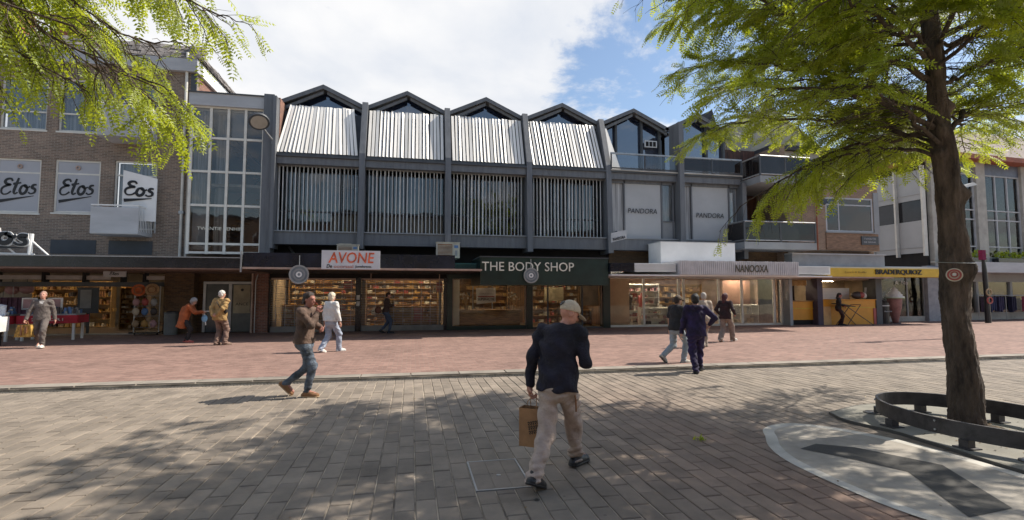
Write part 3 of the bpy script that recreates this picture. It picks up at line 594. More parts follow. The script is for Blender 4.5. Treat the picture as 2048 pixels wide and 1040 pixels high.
# banner on the lower balcony
t = thing('banner_board', 'white board banner with black script standing on the lower left balcony', 'banner', (-10.8, 22.4, 4.14)); MB().hexa([(-11.3, 22.25, 4.6), (-10.22, 22.55, 4.6), (-10.22, 22.55, 6.36), (-11.3, 22.25, 6.6)], [(-11.3, 22.28, 4.6), (-10.22, 22.58, 4.6), (-10.22, 22.58, 6.36), (-11.3, 22.28, 6.6)], M['white']).build('board', t)
script('Eos', 'lettering', t, (-11.22, 22.26, 5.62), (1.08, .30, -.03), (0, 0, 1), .55, .95, M['ink'], wt=.1, depth=.012); MB().tube([(-11.3, 22.4, 4.14), (-11.3, 22.3, 4.62)], .025, M['steel'], 6).tube([(-10.25, 22.6, 4.14), (-10.25, 22.6, 4.62)], .025, M['steel'], 6).build('post', t)

# ------------------------------------------------------------------ white stair tower with the glass grid
wb = thing('glazed_stair_building', 'narrow building with a white grid of tall panes under a grey fascia', 'building', (-7.5, 22.3, 0))
box('fascia', (-9.02, 22.15, 9.42), (-6.02, 22.8, 9.93), M['fascia'], wb); box('roof_edge', (-9.05, 22.1, 9.93), (-6.0, 31, 9.98), M['greydk'], wb)
xs = [-8.93, -8.22, -7.56, -6.9, -6.2]; zs = [3.36, 3.72, 5.30, 6.70, 8.10, 9.40]
mb = MB()
for x in xs: mb.box((x-.05, 22.28, 3.3), (x+.05, 22.40, 9.42), M['offwhite'])
for z in zs: mb.box((-8.93, 22.29, z-.045), (-6.2, 22.39, z+.045), M['offwhite'])
mb.build('glazing_grid', wb)
for a, b in zip(xs, xs[1:]):
    for c, d in zip(zs, zs[1:]): box('pane', (a+.05, 22.33, c+.045), (b-.05, 22.338, d-.045), G_tow, wb)
box('interior_wall', (-9.0, 26, 3.1), (-6.1, 26.1, 9.4), mat('terracotta_wall', (.42, .24, .17), .9, col2=(.30, .28, .26), vs_=.5), wb); box('interior_ceiling', (-9, 22.5, 9.3), (-6.1, 26, 9.4), M['white'], wb)
box('wall', (-9.08, 22.42, 3.1), (-9.0, 31, 9.92), M['conc'], wb); box('wall', (-6.1, 22.7, 3.1), (-6.0, 31, 9.92), M['redbrickp'], wb)
mb = MB()
for i in range(14): z = 3.5+i*.19; mb.box((-8.7+i*.16, 23.6, z), (-8.5+i*.16, 24.8, z+.05), M['wood']); 
for i in range(14): z = 6.3+i*.19; mb.box((-6.7-i*.14, 24.2, z), (-6.5-i*.14, 25.4, z+.05), M['wood'])
mb.tube([(-8.7, 23.6, 4.4), (-6.5, 23.6, 6.9)], .03, M['rail'], 6); mb.tube([(-6.5, 24.2, 7.2), (-8.5, 24.2, 9.2)], .03, M['rail'], 6); mb.build('staircase', wb)
box('landing', (-9, 22.6, 6.15), (-6.1, 24.0, 6.27), M['conc'], wb)
MB().box((-8.9, 22.5, 5.35), (-8.35, 22.56, 9.3), M['curtain']).box((-8.2, 22.9, 3.4), (-7.7, 22.96, 9.3), M['curtain']).box((-7.5, 22.55, 8.15), (-6.95, 22.6, 9.3), M['blind']).box((-8.9, 22.6, 3.5), (-8.3, 22.66, 5.2), M['blind']).build('curtain', wb)
box('pier', (-6.14, 22.0, 3.3), (-5.74, 22.7, 10.02), M['grey'], wb)
text('TWENTIE LENHIR', 'window_lettering', wb, (-7.75, 22.32, 4.35), 1.7, .13, M['creamtxt'], depth=.004)
def wall_lamp(label, att, head, nrm, r=.38):
    t = thing('street_lamp', label, 'lamp', att); a, h = Vector(att), Vector(head); nn = Vector(nrm).normalized()
    MB().tube([a, a+Vector((0, -.15, -.02)), (a+h)/2+Vector((0, 0, -.05)), h-nn*.02], .035, M['steel'], 8).box(a-Vector((.07, .0, .14)), a+Vector((.07, .04, .14)), M['steel']).build('arm', t)
    MB().disc(h, nn, r, .10, M['greydk'], 28).build('lamp_housing', t, smooth=False); MB().disc(h-nn*.055, nn, r*.80, .02, mat('lamp_lens', (.40, .37, .32), .25, var=.05, vs_=2), 28).build('lens', t)
wall_lamp('round grey lamp on a bent arm beside the first row of white slats', (-5.72, 21.98, 8.05), (-6.02, 21.0, 8.5), (-.25, .62, .9))

# ------------------------------------------------------------------ grey gabled building
gb = thing('gabled_building', 'long dark grey building with six zigzag gables and rows of white vertical slats', 'building', (5, 22, 0))
XC = [-5.84, -2.16, 1.51, 5.2, 9.05, 12.72, 16.2]
ZR, ZV, YG = 10.94, 10.03, 23.3
for x in XC[1:6]:
    if x > 9.5: MB().box((x-.125, 21.75, 3.57), (x+.125, 22.7, 10.02), M['grey']).build('column', gb); continue
    MB().prism([(x-.125, 21.78, 3.57), (x-.125, 22.9, 3.57), (x-.125, 23.3, 7.4), (x-.125, 23.3, 10.28), (x-.125, 22.85, 10.28), (x-.125, 21.95, 7.7)], (.25, 0, 0), M['grey']).build('column', gb)
box('column', (16.08, 21.9, 3.4), (16.3, 22.6, 7.2), M['grey'], gb); box('column', (-5.73, 21.8, 3.55), (-5.60, 22.7, 9.9), M['grey'], gb)
for i in range(6):
    a, b = XC[i]+.1, XC[i+1]-.1; c = (a+b)/2; ex = .22
    rf = MB()
    for sx, (p, q) in enumerate(((a-ex, c), (c, b+ex))):
        zp, zq = (ZV, ZR) if sx == 0 else (ZR, ZV)
        rf.hexa([(p, YG-.20, zp), (q, YG-.20, zq), (q, 36, zq), (p, 36, zp)], [(p, YG-.20, zp+.07), (q, YG-.20, zq+.07), (q, 36, zq+.07), (p, 36, zp+.07)], M['roofgrey'])
    rf = rf.build('roof', gb)
    vb = MB()
    for sx, (p, q) in enumerate(((a-ex, c), (c, b+ex))):
        zp, zq = (ZV, ZR) if sx == 0 else (ZR, ZV)
        vb.hexa([(p, YG-.25, zp-.10), (q, YG-.25, zq-.10), (q, YG-.202, zq-.10), (p, YG-.202, zp-.10)], [(p, YG-.25, zp+.09), (q, YG-.25, zq+.09), (q, YG-.202, zq+.09), (p, YG-.202, zp+.09)], M['grey'])
        vb.hexa([(p+.15, YG-.12, zp-.30), (q, YG-.12, zq-.28), (q, YG-.05, zq-.28), (p+.15, YG-.05, zp-.30)], [(p+.15, YG-.12, zp-.14), (q, YG-.12, zq-.14), (q, YG-.05, zq-.14), (p+.15, YG-.05, zp-.14)], M['grey'])
    vb.build('bargeboard', rf)
    MB().prism([(a, YG+.25, 7.6), (b, YG+.25, 7.6), (b, YG+.25, ZV-.05), (c, YG+.25, ZR-.1), (a, YG+.25, ZV-.05)], (0, .01, 0), glass_mat('gable_glass', (.25, .3, .4), .5, body=.5, bodycol=(.03, .045, .10)) if 'gable_glass' not in MATS else MATS['gable_glass']).build('gable_window', gb)
    # beams between the storeys
    box('beam', (a+.03, 22.02, 7.12), (b-.03, 22.5, 7.42), M['grey'], gb); box('beam_lip', (a+.03, 21.94, 7.42), (b-.03, 22.4, 7.5), M['greydk'], gb)
    box('spandrel', (a+.03, 22.03, 3.74), (b-.03, 22.55, 4.26), M['grey'], gb); box('sill', (a+.03, 21.97, 4.26), (b-.03, 22.5, 4.31), M['greylt'], gb)
    if i < 4:
        g1 = box('glazing', (a, 22.85, 4.3), (b, 22.86, 7.12), G_up, gb); box('inner_curtain', (a, 23.3, 4.3), (b-(.9 if i == 0 else .3), 23.32, 7.12), M['curtaindk'], gb)
        mb = MB()
        for q in range(1, 4): x = a+(b-a)*q/4; mb.box((x-.03, 22.8, 4.3), (x+.03, 22.9, 7.12), M['greydk'])
        mb.box((a, 22.8, 5.2), (b, 22.88, 5.26), M['greydk']); mb.build('glazing_bar', gb)
        # lower thin slats
        ns = 20; sm = None; n_gap = [0, 3, 5, 2][i]
        for q in range(ns):
            x = a+.10+(b-a-.2)*(q+.5)/ns+rng.uniform(-.012, .012); ang = R([86, 80, 72, 66][i])+rng.uniform(-.12, .12)*(1+i*.6)
            if 'lowslat' not in globals():
                me = bpy.data.meshes.new('slat'); lowslat = me; h = 1.37
                me.from_pydata([(-.06, -.013, -h), (.06, -.013, -h), (.06, .013, -h), (-.06, .013, -h), (-.06, -.013, h), (.06, -.013, h), (.06, .013, h), (-.06, .013, h)], [], [(0, 3, 2, 1), (4, 5, 6, 7), (0, 1, 5, 4), (1, 2, 6, 5), (2, 3, 7, 6), (3, 0, 4, 7)]); me.materials.append(M['slatlow'])
            o = bpy.data.objects.new('slat', lowslat); COL.objects.link(o); o.parent = gb; o.location = (x-5, 22.36-22, 5.70); o.rotation_euler = (0, rng.uniform(-.006, .006)*(1+i), ang)
        box('slat_rail', (a, 22.3, 4.315), (b, 22.42, 4.34), M['greylt'], gb); box('slat_rail', (a, 22.3, 7.08), (b, 22.42, 7.118), M['greylt'], gb)
        # upper leaning slats
        nu = 21; bz, tz, by, ty = 7.62, 9.98, 22.08, 23.0
        box('louvre_rail', (a, by-.02, bz-.1), (b, by+.1, bz-.03), M['greydk'], gb)
        for q in range(nu):
            f_ = (q+.5)/nu; xb = a+.08+(b-a-.16)*f_; inset = (.30 if i == 0 else .0); xt = a+.08+(b-a-.16)*f_+inset*(1-2*f_)+(-.25*0 if i else 0)
            if i == 3: xt -= .12
            if 'upslat' not in globals():
                me = bpy.data.meshes.new('louvre_slat'); upslat = me; me.from_pydata([(-.060, -.008, 0), (.060, -.008, 0), (.060, .008, 0), (-.060, .008, 0), (-.060, -.008, 1), (.060, -.008, 1), (.060, .008, 1), (-.060, .008, 1)], [], [(0, 3, 2, 1), (4, 5, 6, 7), (0, 1, 5, 4), (1, 2, 6, 5), (2, 3, 7, 6), (3, 0, 4, 7)]); me.materials.append(M['slatw'])
            o = bpy.data.objects.new('louvre_slat', upslat); COL.objects.link(o); o.parent = gb; p0 = Vector((xb, by, bz)); p1 = Vector((xt+rng.uniform(-.018, .018), ty, tz)); zdir = (p1-p0).normalized(); ang = R(12)+rng.uniform(-.34, .34)
            xd = Vector((1, 0, 0)); xd = (xd-zdir*xd.dot(zdir)).normalized(); yd = zdir.cross(xd); rot = Matrix((xd, yd, zdir)).transposed().to_4x4() @ Matrix.Rotation(ang, 4, 'Z')
            o.matrix_local = Matrix.Translation(p0-Vector((5, 22, 0))) @ rot @ Matrix.Diagonal((1, 1, (p1-p0).length*rng.uniform(.985, 1.01), 1))
        MB().hexa([(a, 22.35, 7.6), (b, 22.35, 7.6), (b, 23.15, 9.75), (a, 23.15, 9.75)], [(a, 22.40, 7.6), (b, 22.40, 7.6), (b, 23.2, 9.75), (a, 23.2, 9.75)], M['greydk']).build('louvre_backing', gb)
    else:
        sh = 0 if i == 4 else .12
        mb = MB()
        for x in (a+.0, a+.80-sh, a+2.75, a+3.35): mb.box((x-.035, 22.25, 4.31), (x+.035, 22.4, 7.12), M['grey'])
        mb.box((a, 22.25, 6.98), (b, 22.4, 7.12), M['grey']); mb.box((a+2.75, 22.26, 5.15), (b, 22.38, 5.22), M['grey']); mb.build('window_frame', gb)
        box('curtain', (a+.04, 22.36, 4.31), (a+.77-sh, 22.38, 6.98), M['curtain'], gb)
        pn = box('blind_panel', (a+.83-sh, 22.30, 4.31), (a+2.71, 22.33, 6.98), M['panelw'], gb, label='large pale panel with small black lettering')
        text(('PANDORA', 'PANDORA')[i-4], 'lettering', pn, ((10.87, 14.48)[i-4], 22.24, (5.66, 5.55)[i-4]), 1.52, .24, M['ink'], depth=.006, shear=.15)
        box('pane', (a+2.79, 22.30, 5.22), (b-.2, 22.31, 6.98), G_haze, gb); box('curtain', (a+2.79, 22.42, 5.22), (b, 22.44, 6.98), M['curtain'], gb); box('lower_panel', (a+2.79, 22.30, 4.31), (b, 22.32, 5.15), M['greylt'], gb)
        # roof terrace balcony
        box('terrace_floor', (a, 21.9, 7.5), (b, 23.2, 7.56), M['conc'], gb)
        mb = MB(); mb.box((a, 21.92, 8.30), (b, 22.0, 8.37), M['steel']); mb.box((a, 21.92, 7.6), (b, 21.97, 7.66), M['greydk'])
        for x in (a+.03, (a+b)/2, b-.03): mb.box((x-.03, 21.93, 7.56), (x+.03, 21.98, 8.3), M['greydk'])
        br = mb.build('balustrade', gb)
        for p, q in ((a+.08, (a+b)/2-.05), ((a+b)/2+.05, b-.08)): box('pane', (p, 21.945, 7.68), (q, 21.955, 8.28), (G_haze if i == 4 else G_dk), br)
        fw = MB(); 
        for x in (a+.9, a+2.3, a+3.3): fw.box((x-.05, YG+.05, 7.56), (x+.05, YG+.2, 10.05+min(x-a, b-x)*.45), M['greydk'])
        fw = fw.build('gable_frame', gb); box('curtain', (a+.95, YG+.3, 7.56), (a+2.2, YG+.32, 9.9), M['curtain'], gb); box('curtain', (a+2.5, YG+.3, 7.56), (b-.2, YG+.32, 9.3), M['blind'], gb)
        if i == 4:
            MB().hexa([(a+.02, 22.2, 7.6), (a+.62, 22.2, 7.6), (a+.62, 22.24, 7.6), (a+.02, 22.24, 7.6)], [(a+.02, 23.0, 9.9), (a+.22, 23.0, 9.9), (a+.22, 23.05, 9.9), (a+.02, 23.05, 9.9)], M['slatw']).build('drape', gb, label='white drape hanging beside the last slatted bay')
            vn = box('vent_frame', (a+2.42, YG, 9.15), (a+3.1, YG+.05, 9.5), M['white'], gb)
            for q in range(3): box('vent_opening', (a+2.48+q*.2, YG-.012, 9.2), (a+2.63+q*.2, YG-.002, 9.44), M['dark'], vn)
# recess above canopies, rooms
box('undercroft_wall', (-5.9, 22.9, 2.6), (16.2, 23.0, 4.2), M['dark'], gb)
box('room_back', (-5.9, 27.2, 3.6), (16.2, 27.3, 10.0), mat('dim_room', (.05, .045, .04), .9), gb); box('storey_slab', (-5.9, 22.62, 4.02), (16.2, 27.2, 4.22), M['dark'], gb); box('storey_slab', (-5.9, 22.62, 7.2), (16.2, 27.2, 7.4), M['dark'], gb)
box('brick_cheek', (-5.70, 22.3, 7.4), (-5.58, 23.4, 10.0), bk_red, gb)
MB().tube([(-5.2, 22.8, 3.7), (-4.9, 22.8, 3.3), (-4.3, 22.85, 3.25)], .05, M['greydk'], 8).build('cable_duct', gb)
box('tall_rear_roof', (13.6, 27, 7.4), (18.4, 33, 10.6), M['greydk'], gb)
MB().prism([(13.6, 27, 10.6), (18.6, 27, 10.6), (17.9, 27, 12.9), (15.4, 27, 11.7)], (0, 6, 0), M['slate']).build('rear_gable', gb)

# ------------------------------------------------------------------ shop fronts under the gabled building
def room(name, x0, x1, y1, label, wallm, z1=2.62, floor=M['floorin']):
    t = thing(name, label, 'shop interior', ((x0+x1)/2, 23.3, 0)); box('floor', (x0, 23.0, .03), (x1, y1, .09), floor, t); box('back_wall', (x0, y1, .09), (x1, y1+.1, z1), wallm, t)
    box('side_wall', (x0, 23.2, .09), (x0+.05, y1, z1), wallm, t); box('side_wall', (x1-.05, 23.2, .09), (x1, y1, z1), wallm, t); box('ceiling', (x0, 23.1, z1), (x1, y1+.1, z1+.05), M['interior'], t); return t
# shuttered shop
sa = thing('shuttered_shop', 'dark shop front with two see-through bar shutters under a navy fascia', 'shop', (-2.2, 22.5, 0))
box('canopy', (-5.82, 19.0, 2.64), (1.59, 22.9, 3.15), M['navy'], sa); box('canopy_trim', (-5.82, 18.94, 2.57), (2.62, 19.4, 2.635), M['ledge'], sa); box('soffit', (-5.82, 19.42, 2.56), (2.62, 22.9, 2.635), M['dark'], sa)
box('upper_band', (-5.95, 22.95, 2.36), (1.55, 23.1, 2.56), M['dark'], sa)
for a, b in ((-6.05, -5.88), (-2.42, -2.18), (1.42, 1.56)): box('mullion', (a, 22.85, .05), (b, 23.15, 2.4), M['black'], sa)
for a, b in ((-5.88, -2.42), (-2.18, 1.42)):
    fr = MB().box((a, 22.92, .05), (b, 23.0, .30), mat('grey_shutter_base', (.20, .19, .18), .5)).build('roller_shutter', sa); box('shutter_head', (a, 22.9, 2.28), (b, 23.0, 2.36), M['ledge'], fr)
    box('glass', (a, 23.1, .1), (b, 23.108, 2.36), G_shop, fr); mb = MB()
    for q in range(26): z = .36+q*.074; mb.box((a, 22.935, z), (b, 22.955, z+.014), M['steel'])
    for q in range(9): x = a+(b-a)*(q+.5)/9; mb.box((x-.008, 22.956, .3), (x+.008, 22.966, 2.28), M['steel'])
    mb.build('bar', fr, kind='stuff')
for z in (1.42, 1.15): box('notice', (-2.37, 22.84, z), (-2.24, 22.848, z+.2), M['plastic_white'], sa)
MB().tube([(-1.75, 22.5, 2.57), (-1.75, 22.5, 2.2)], .02, M['ledge'], 6).tube([(1.2, 22.5, 2.57), (1.2, 22.5, 2.2)], .02, M['ledge'], 6).build('hanger_rod', sa)
room('shop_room', -5.9, 1.5, 26.5, 'lit room full of shelves behind the bar shutters', M['interior'])
for x in (-4.9, -3.2, -1.2, .6): lamp(x, 24.3, 2.6, 'slim ceiling light in the room behind the bar shutters', s=(1.2, .16), group='ceiling lights behind the shutters')
shelf_unit('shelf_unit', 'wide shelf of brown and cream goods behind the left bar shutter', -5.7, -2.5, 25.2, .09, 2.5, 9, M['shelf'], warm+mixd)
shelf_unit('shelf_unit', 'wide shelf of brown and cream goods behind the right bar shutter', -2.2, 1.3, 25.2, .09, 2.5, 9, M['shelf'], warm+mixd)
shelf_unit('shelf_unit', 'low display shelf just behind the left bar shutter', -5.6, -3.3, 23.6, .09, 1.2, 4, M['shelf'], mixd, d=.3, dens=.7)
shelf_unit('shelf_unit', 'low display shelf just behind the right bar shutter', -1.0, 1.2, 23.6, .09, 1.15, 4, M['shelf'], mixd, d=.3, dens=.7)
for (x0, x1, z0, z1, q, lb) in ((-2.95, -2.55, 1.9, 2.25, 3, 'red poster high at the right end of the left bar shutter'), (-3.2, -2.85, .95, 1.2, 3, 'small red sticker sign low behind the left bar shutter'), (1.1, 1.38, 1.75, 2.2, 3, 'red notice at the right end of the right bar shutter'), (.1, .5, .5, 1.05, 3, 'large red package low behind the right bar shutter'), (-1.75, -1.6, .75, 1.0, 7, 'small white tag behind the right bar shutter'), (.95, 1.08, 1.7, 2.05, 0, 'cream notice beside the red one on the right bar shutter')):
    o = MB().box((x0, 23.13, z0), (x1, 23.15, z1), gc[q]); o = o.build('poster', None, label=lb, cat='poster'); box('printed_line', (x0+.03, 23.122, (z0+z1)/2), (x1-.03, 23.128, (z0+z1)/2+.04), M['creamtxt'] if q == 3 else M['ink'], o)
t = thing('shop_sign', 'white sign board with hand-painted orange red AVONE lettering on the navy canopy', 'sign', (-2.18, 18.9, 2.6)); box('board', (-3.19, 18.87, 2.58), (-1.16, 18.935, 3.26), mat('white_sign_board', (.60, .61, .63), .45, var=.04), t)
text('AVONE', 'lettering', t, (-2.16, 18.86, 3.0), 1.60, .39, M['redtxt'], depth=.012, shear=.12, bold=.012)
text('De', 'black_small_lettering', t, (-2.92, 18.86, 2.69), .19, .13, M['ink'], depth=.01, shear=.2, bold=.02); text('ooorsaal', 'red_small_lettering', t, (-2.43, 18.86, 2.68), .67, .11, mat('faded_red_lettering', (.5, .22, .2), .6), depth=.01, bold=.01); text('Juwelierssss.', 'black_small_lettering', t, (-1.74, 18.86, 2.67), .59, .11, M['ink'], depth=.01, shear=.1, bold=.01)
def aircon(label, x, y, z, w_=.95, h_=.62, d=.4):
    t = thing('air_conditioner', label, 'air conditioner', (x, y, z)); c1 = mat('aged_cream_metal', (.52, .47, .38), .5, var=.12)
    box('casing', (x-w_/2, y, z), (x+w_/2, y+d, z+h_), c1, t); box('lid', (x-w_/2-.02, y-.02, z+h_), (x+w_/2+.02, y+d+.02, z+h_+.03), c1, t)
    gr = box('grille', (x-w_/2+.06, y-.012, z+.06), (x+w_*.18, y-.002, z+h_-.06), gc[1], t); mb = MB()
    for q in range(9): mb.box((x-w_/2+.07, y-.03, z+.08+q*.054), (x+w_*.17, y-.014, z+.1+q*.054), c1)
    mb.build('grille_bar', gr, kind='stuff')
    box('badge', (x+w_*.26, y-.008, z+h_*.66), (x+w_*.43, y-.001, z+h_*.84), gc[8], t); box('caution_label', (x+w_*.30, y-.008, z+.08), (x+w_*.40, y-.001, z+h_*.5), gc[5], t)
    for sx in (-1, 1): box('foot', (x+sx*w_*.35-.05, y+.05, z-.06), (x+sx*w_*.35+.05, y+d-.05, z), M['greydk'], t)
aircon('cream air conditioner with a brown grille on the right end of the navy canopy', 1.5, 21.5, 3.22, w_=1.0, h_=.65); aircon('cream air conditioner half hidden behind the AVONE sign', -2.62, 21.5, 3.22, w_=.85, h_=.48)
# cosmetics shop
sb = thing('green_shop', 'dark green shop front with cream THE BODY SHOP letters on its fascia', 'shop', (5.8, 22.5, 0))
fs = box('fascia', (2.64, 19.6, 2.04), (8.0, 22.7, 3.14), M['green'], sb); box('fascia_edge', (2.62, 19.56, 3.14), (8.02, 22.7, 3.18), M['greydk'], sb)
text('THE BODY SHOP', 'lettering', fs, (4.60, 19.575, 2.78), 3.80, .36, M['creamtxt'], depth=.03)
tr_ = box('ribbed_band', (1.60, 20.6, 2.64), (2.62, 22.9, 2.95), M['teal'], sb); mb = MB()
for q in range(7): mb.box((1.60, 20.56, 2.645+q*.043), (2.62, 20.598, 2.667+q*.043), M['teal'])
mb.build('rib', tr_, kind='stuff')
for a, b in ((1.56, 1.80), (5.24, 5.52), (9.0, 9.35)): box('pillar', (a, 22.7, .05), (b, 23.2, 2.6), M['green'], sb)
box('head_band', (1.80, 22.75, 2.36), (9.0, 23.0, 2.6), M['green'], sb); box('plinth', (1.8, 22.75, .05), (5.24, 23.0, .22), M['green'], sb); box('plinth', (5.52, 22.85, .05), (9.0, 23.0, .12), M['greydk'], sb)
for a, b, ms in ((1.8, 5.24, ()), (5.52, 9.0, (6.3, 8.0))):
    wd = MB().box((a, 22.86, .2), (a+.05, 22.94, 2.36), M['ledge']).box((b-.05, 22.86, .2), (b, 22.94, 2.36), M['ledge'])
    for q in ms: wd.box((q-.03, 22.86, .12), (q+.03, 22.94, 2.36), M['greydk'])
    wd = wd.build('window', sb); box('pane', (a+.05, 22.9, .2), (b-.05, 22.908, 2.36), G_shop, wd)
rb = room('shop_room', 1.6, 9.3, 26.8, 'room with timber back wall behind the green shop front', mat('timber_wall', (.22, .11, .045), .6, var=.35, vs_=2, stretch=(6, 6, .4)))
for x in (2.6, 4.4, 6.4, 8.3): lamp(x, 24.4, 2.6, 'slim ceiling light in the green shop room', s=(.8, .14), group='ceiling lights in the green shop')
box('window_screen', (1.87, 23.1, .25), (2.15, 23.15, 2.33), M['offwhite'], rb)
t = thing('display_counter', 'long low timber counter in the left window of the green shop', 'counter', (3.6, 23.6, .09)); box('top', (2.2, 23.35, .88), (5.1, 23.95, .93), M['wood'], t); box('front', (2.25, 23.4, .09), (5.05, 23.44, .88), M['wood'], t); box('side', (2.2, 23.44, .09), (2.25, 23.9, .88), M['wood'], t)
for x, z, lb in ((2.5, .93, 'left'), (4.8, .93, 'right')):
    t = thing('dried_plant', f'pale dried plant at the {lb} end of the green shop window counter', 'plant', (x, 23.6, z)); MB().lathe((x, 23.6, z), [(.0, 0), (.08, 0), (.11, .2), (.08, .2)], gc[9], 12).build('pot', t); mb = MB()
    for q in range(26): a = rng.uniform(0, 6.28); l = rng.uniform(.25, .6); rr = rng.uniform(.05, .3); p1 = (x+rr*math.cos(a), 23.6+rr*math.sin(a), z+.2+l); mb.tube([(x, 23.6, z+.18), ((x+p1[0])/2, (23.6+p1[1])/2, z+.2+l*.6), p1], .008, gc[9], 4); mb.box(np.array(p1)-.035, np.array(p1)+.035, gc[(7, 9, 0)[q % 3]])
    mb.build('stems', t)
t = thing('window_poster', 'tilted white poster with red and black print in the green shop window', 'poster', (3.37, 23.0, 1.2)); MB().hexa([(2.93, 22.95, 1.2), (3.83, 22.95, 1.3), (3.80, 22.95, 1.96), (2.9, 22.95, 1.94)], [(2.93, 22.965, 1.2), (3.83, 22.965, 1.3), (3.80, 22.965, 1.96), (2.9, 22.965, 1.94)], M['plastic_white']).build('sheet', t)
box('red_line', (2.98, 22.94, 1.52), (3.75, 22.947, 1.57), gc[3], t); text('SUPERACTIE', 'lettering', t, (3.36, 22.94, 1.43), .78, .12, M['ink'], depth=.005, bold=.02); text('OPENING', 'lettering', t, (3.36, 22.94, 1.68), .6, .07, gc[5], depth=.005)
mb = MB(); [mb.tube([(x, 24.2, .09), (x, 24.2, 2.6)], .03, M['steel'] if x < 4 else M['wood'], 8) for x in (2.9, 3.85, 4.75)]; mb.build('shop_pole', rb)
shelf_unit('shelf_unit', 'product shelf along the back of the green shop left window', 2.2, 5.0, 26.2, .09, 2.3, 6, M['wood'], warm)
shelf_unit('shelf_unit', 'product shelf behind the man in the cap in the green shop', 6.2, 9.0, 26.2, .09, 2.3, 6, M['wood'], mixd)
shelf_unit('shelf_unit', 'low product table shelf in the right window of the green shop', 7.6, 8.9, 24.0, .09, .9, 3, M['wood'], mixd, d=.4)
box('display_board', (8.05, 23.3, 1.1), (9.0, 23.34, 2.3), M['interior'], rb); box('display_board', (6.6, 24.6, 1.3), (7.6, 24.64, 2.0), M['beigeposter'], rb)
# jewellery shop
sp = thing('pale_window_shop', 'jewellery shop front with cream window frames and a white corrugated fascia', 'shop', (14, 22.5, 0))
def ribbed(x0, x1, z0, z1, y, m, n_, nm='ribbed_fascia', vert=False):
    b = box(nm, (x0, y+.02, z0), (x1, 22.95, z1), m, sp); mb = MB()
    for q in range(n_):
        if vert: x = x0+(x1-x0)*(q+.25)/n_; mb.box((x, y-.012, z0+rng.uniform(0, .01)), (x+(x1-x0)/n_*.5, y+.018, z1+rng.uniform(-.01, .015)), m)
        else: z = z0+(z1-z0)*(q+.2)/n_; mb.box((x0, y-.015, z), (x1, y+.018, z+(z1-z0)/n_*.55), m)
    mb.build('rib', b, kind='stuff'); return b
ribbed(8.02, 9.07, 2.61, 2.96, 19.4, M['navy'], 8); ribbed(9.08, 10.96, 2.61, 2.96, 19.4, M['white'], 8)
pf = ribbed(11.05, 16.8, 2.49, 3.08, 19.2, mat('silver_white_corrugated', (.60, .58, .58), .45, var=.06, vs_=3), 60, 'corrugated_fascia', True)
text('NANOOXA', 'lettering', pf, (14.42, 19.17, 2.77), 1.60, .32, mat('bronze_lettering', (.10, .08, .05), .4), depth=.02, shear=.1, bold=.01)
ribbed(16.82, 18.6, 2.55, 2.92, 19.4, M['white'], 8)
box('soffit', (8.02, 19.3, 2.435), (18.6, 22.95, 2.485), M['white'], sp)
mb = MB(); xs = [9.38, 11.2, 13.08, 13.36, 15.3, 16.62, 18.5, 18.95]
for x in xs: mb.box((x-.05, 22.9, .12), (x+.05, 23.0, 2.5), M['offwhite'])
mb.box((9.38, 22.9, .06), (18.95, 23.0, .16), M['offwhite']); mb.box((9.38, 22.9, 2.42), (18.95, 23.0, 2.5), M['offwhite']); wf = mb.build('window_frame', sp)
for a, b in zip(xs, xs[1:]): box('pane', (a+.05, 22.94, .16), (b-.05, 22.948, 2.42), G_shop, wf)
pr = room('shop_room', 9.35, 18.95, 27, 'bright pink and cream shop room behind the pale windows', mat('rosy_wall', (.42, .27, .20), .9, var=.15))
for x in (10.3, 12.0, 14.2, 15.8, 17.6): lamp(x, 24.5, 2.6, 'slim ceiling light in the bright pink and cream shop', s=(1.3, .18), m=glow2, group='ceiling lights in the pale shop')
t0_ = shelf_unit('shelf_unit', 'pink goods shelf in the window left of the walking group', 10.9, 12.9, 24.6, .09, 2.2, 6, M['offwhite'], pinks)
shelf_unit('shelf_unit', 'low pink goods display right behind the left pale window', 11.3, 12.9, 23.5, .09, 1.0, 3, M['offwhite'], pinks, d=.35)
shelf_unit('shelf_unit', 'gold jewellery shelf behind the middle pale window', 13.5, 16.4, 26.2, .09, 2.2, 6, M['shelf'], warm)
shelf_unit('shelf_unit', 'cream cabinet in the rightmost pale window', 16.8, 18.4, 24.0, .09, 1.1, 2, M['offwhite'], [gc[0], gc[5]], d=.5)
box('pale_screen', (9.5, 23.3, .1), (10.6, 23.34, 2.4), mat('peach_screen', (.55, .38, .26), .8, var=.06), pr); box('rosy_screen', (16.8, 24.8, .1), (18.5, 24.84, 2.4), mat('rosy_screen', (.35, .18, .12), .8, var=.1), pr)
for x, q, lb in ((10.85, 6, 'black dress form in the left pale window'), (11.55, 3, 'red dress form in the left pale window')):
    t = thing('mannequin', lb, 'mannequin', (x, 23.9, .09)); MB().lathe((x, 23.9, .09), [(.0, 0), (.16, .01), (.02, .03), (.02, .75), (.17, .8), (.13, 1.05), (.19, 1.35), (.16, 1.48), (.05, 1.52), (.05, 1.62), (0, 1.64)], gc[q], 14).build('torso', t, smooth=True); MB().disc((x, 23.9, .1), (0, 0, 1), .17, .02, M['steel'], 16).build('base', t)
bx = thing('white_canopy_box', 'large plain white box on the canopy above the corrugated fascia', 'box', (12.9, 21.4, 3.2)); box('casing', (11.0, 20.75, 3.0), (14.75, 21.95, 4.02), M['white'], bx); box('cap', (10.98, 20.73, 4.02), (14.77, 22.02, 4.05), M['fascia'], bx)
box('brick_band', (9.35, 22.75, 2.6), (18.6, 22.88, 4.0), bk_pier, sp)
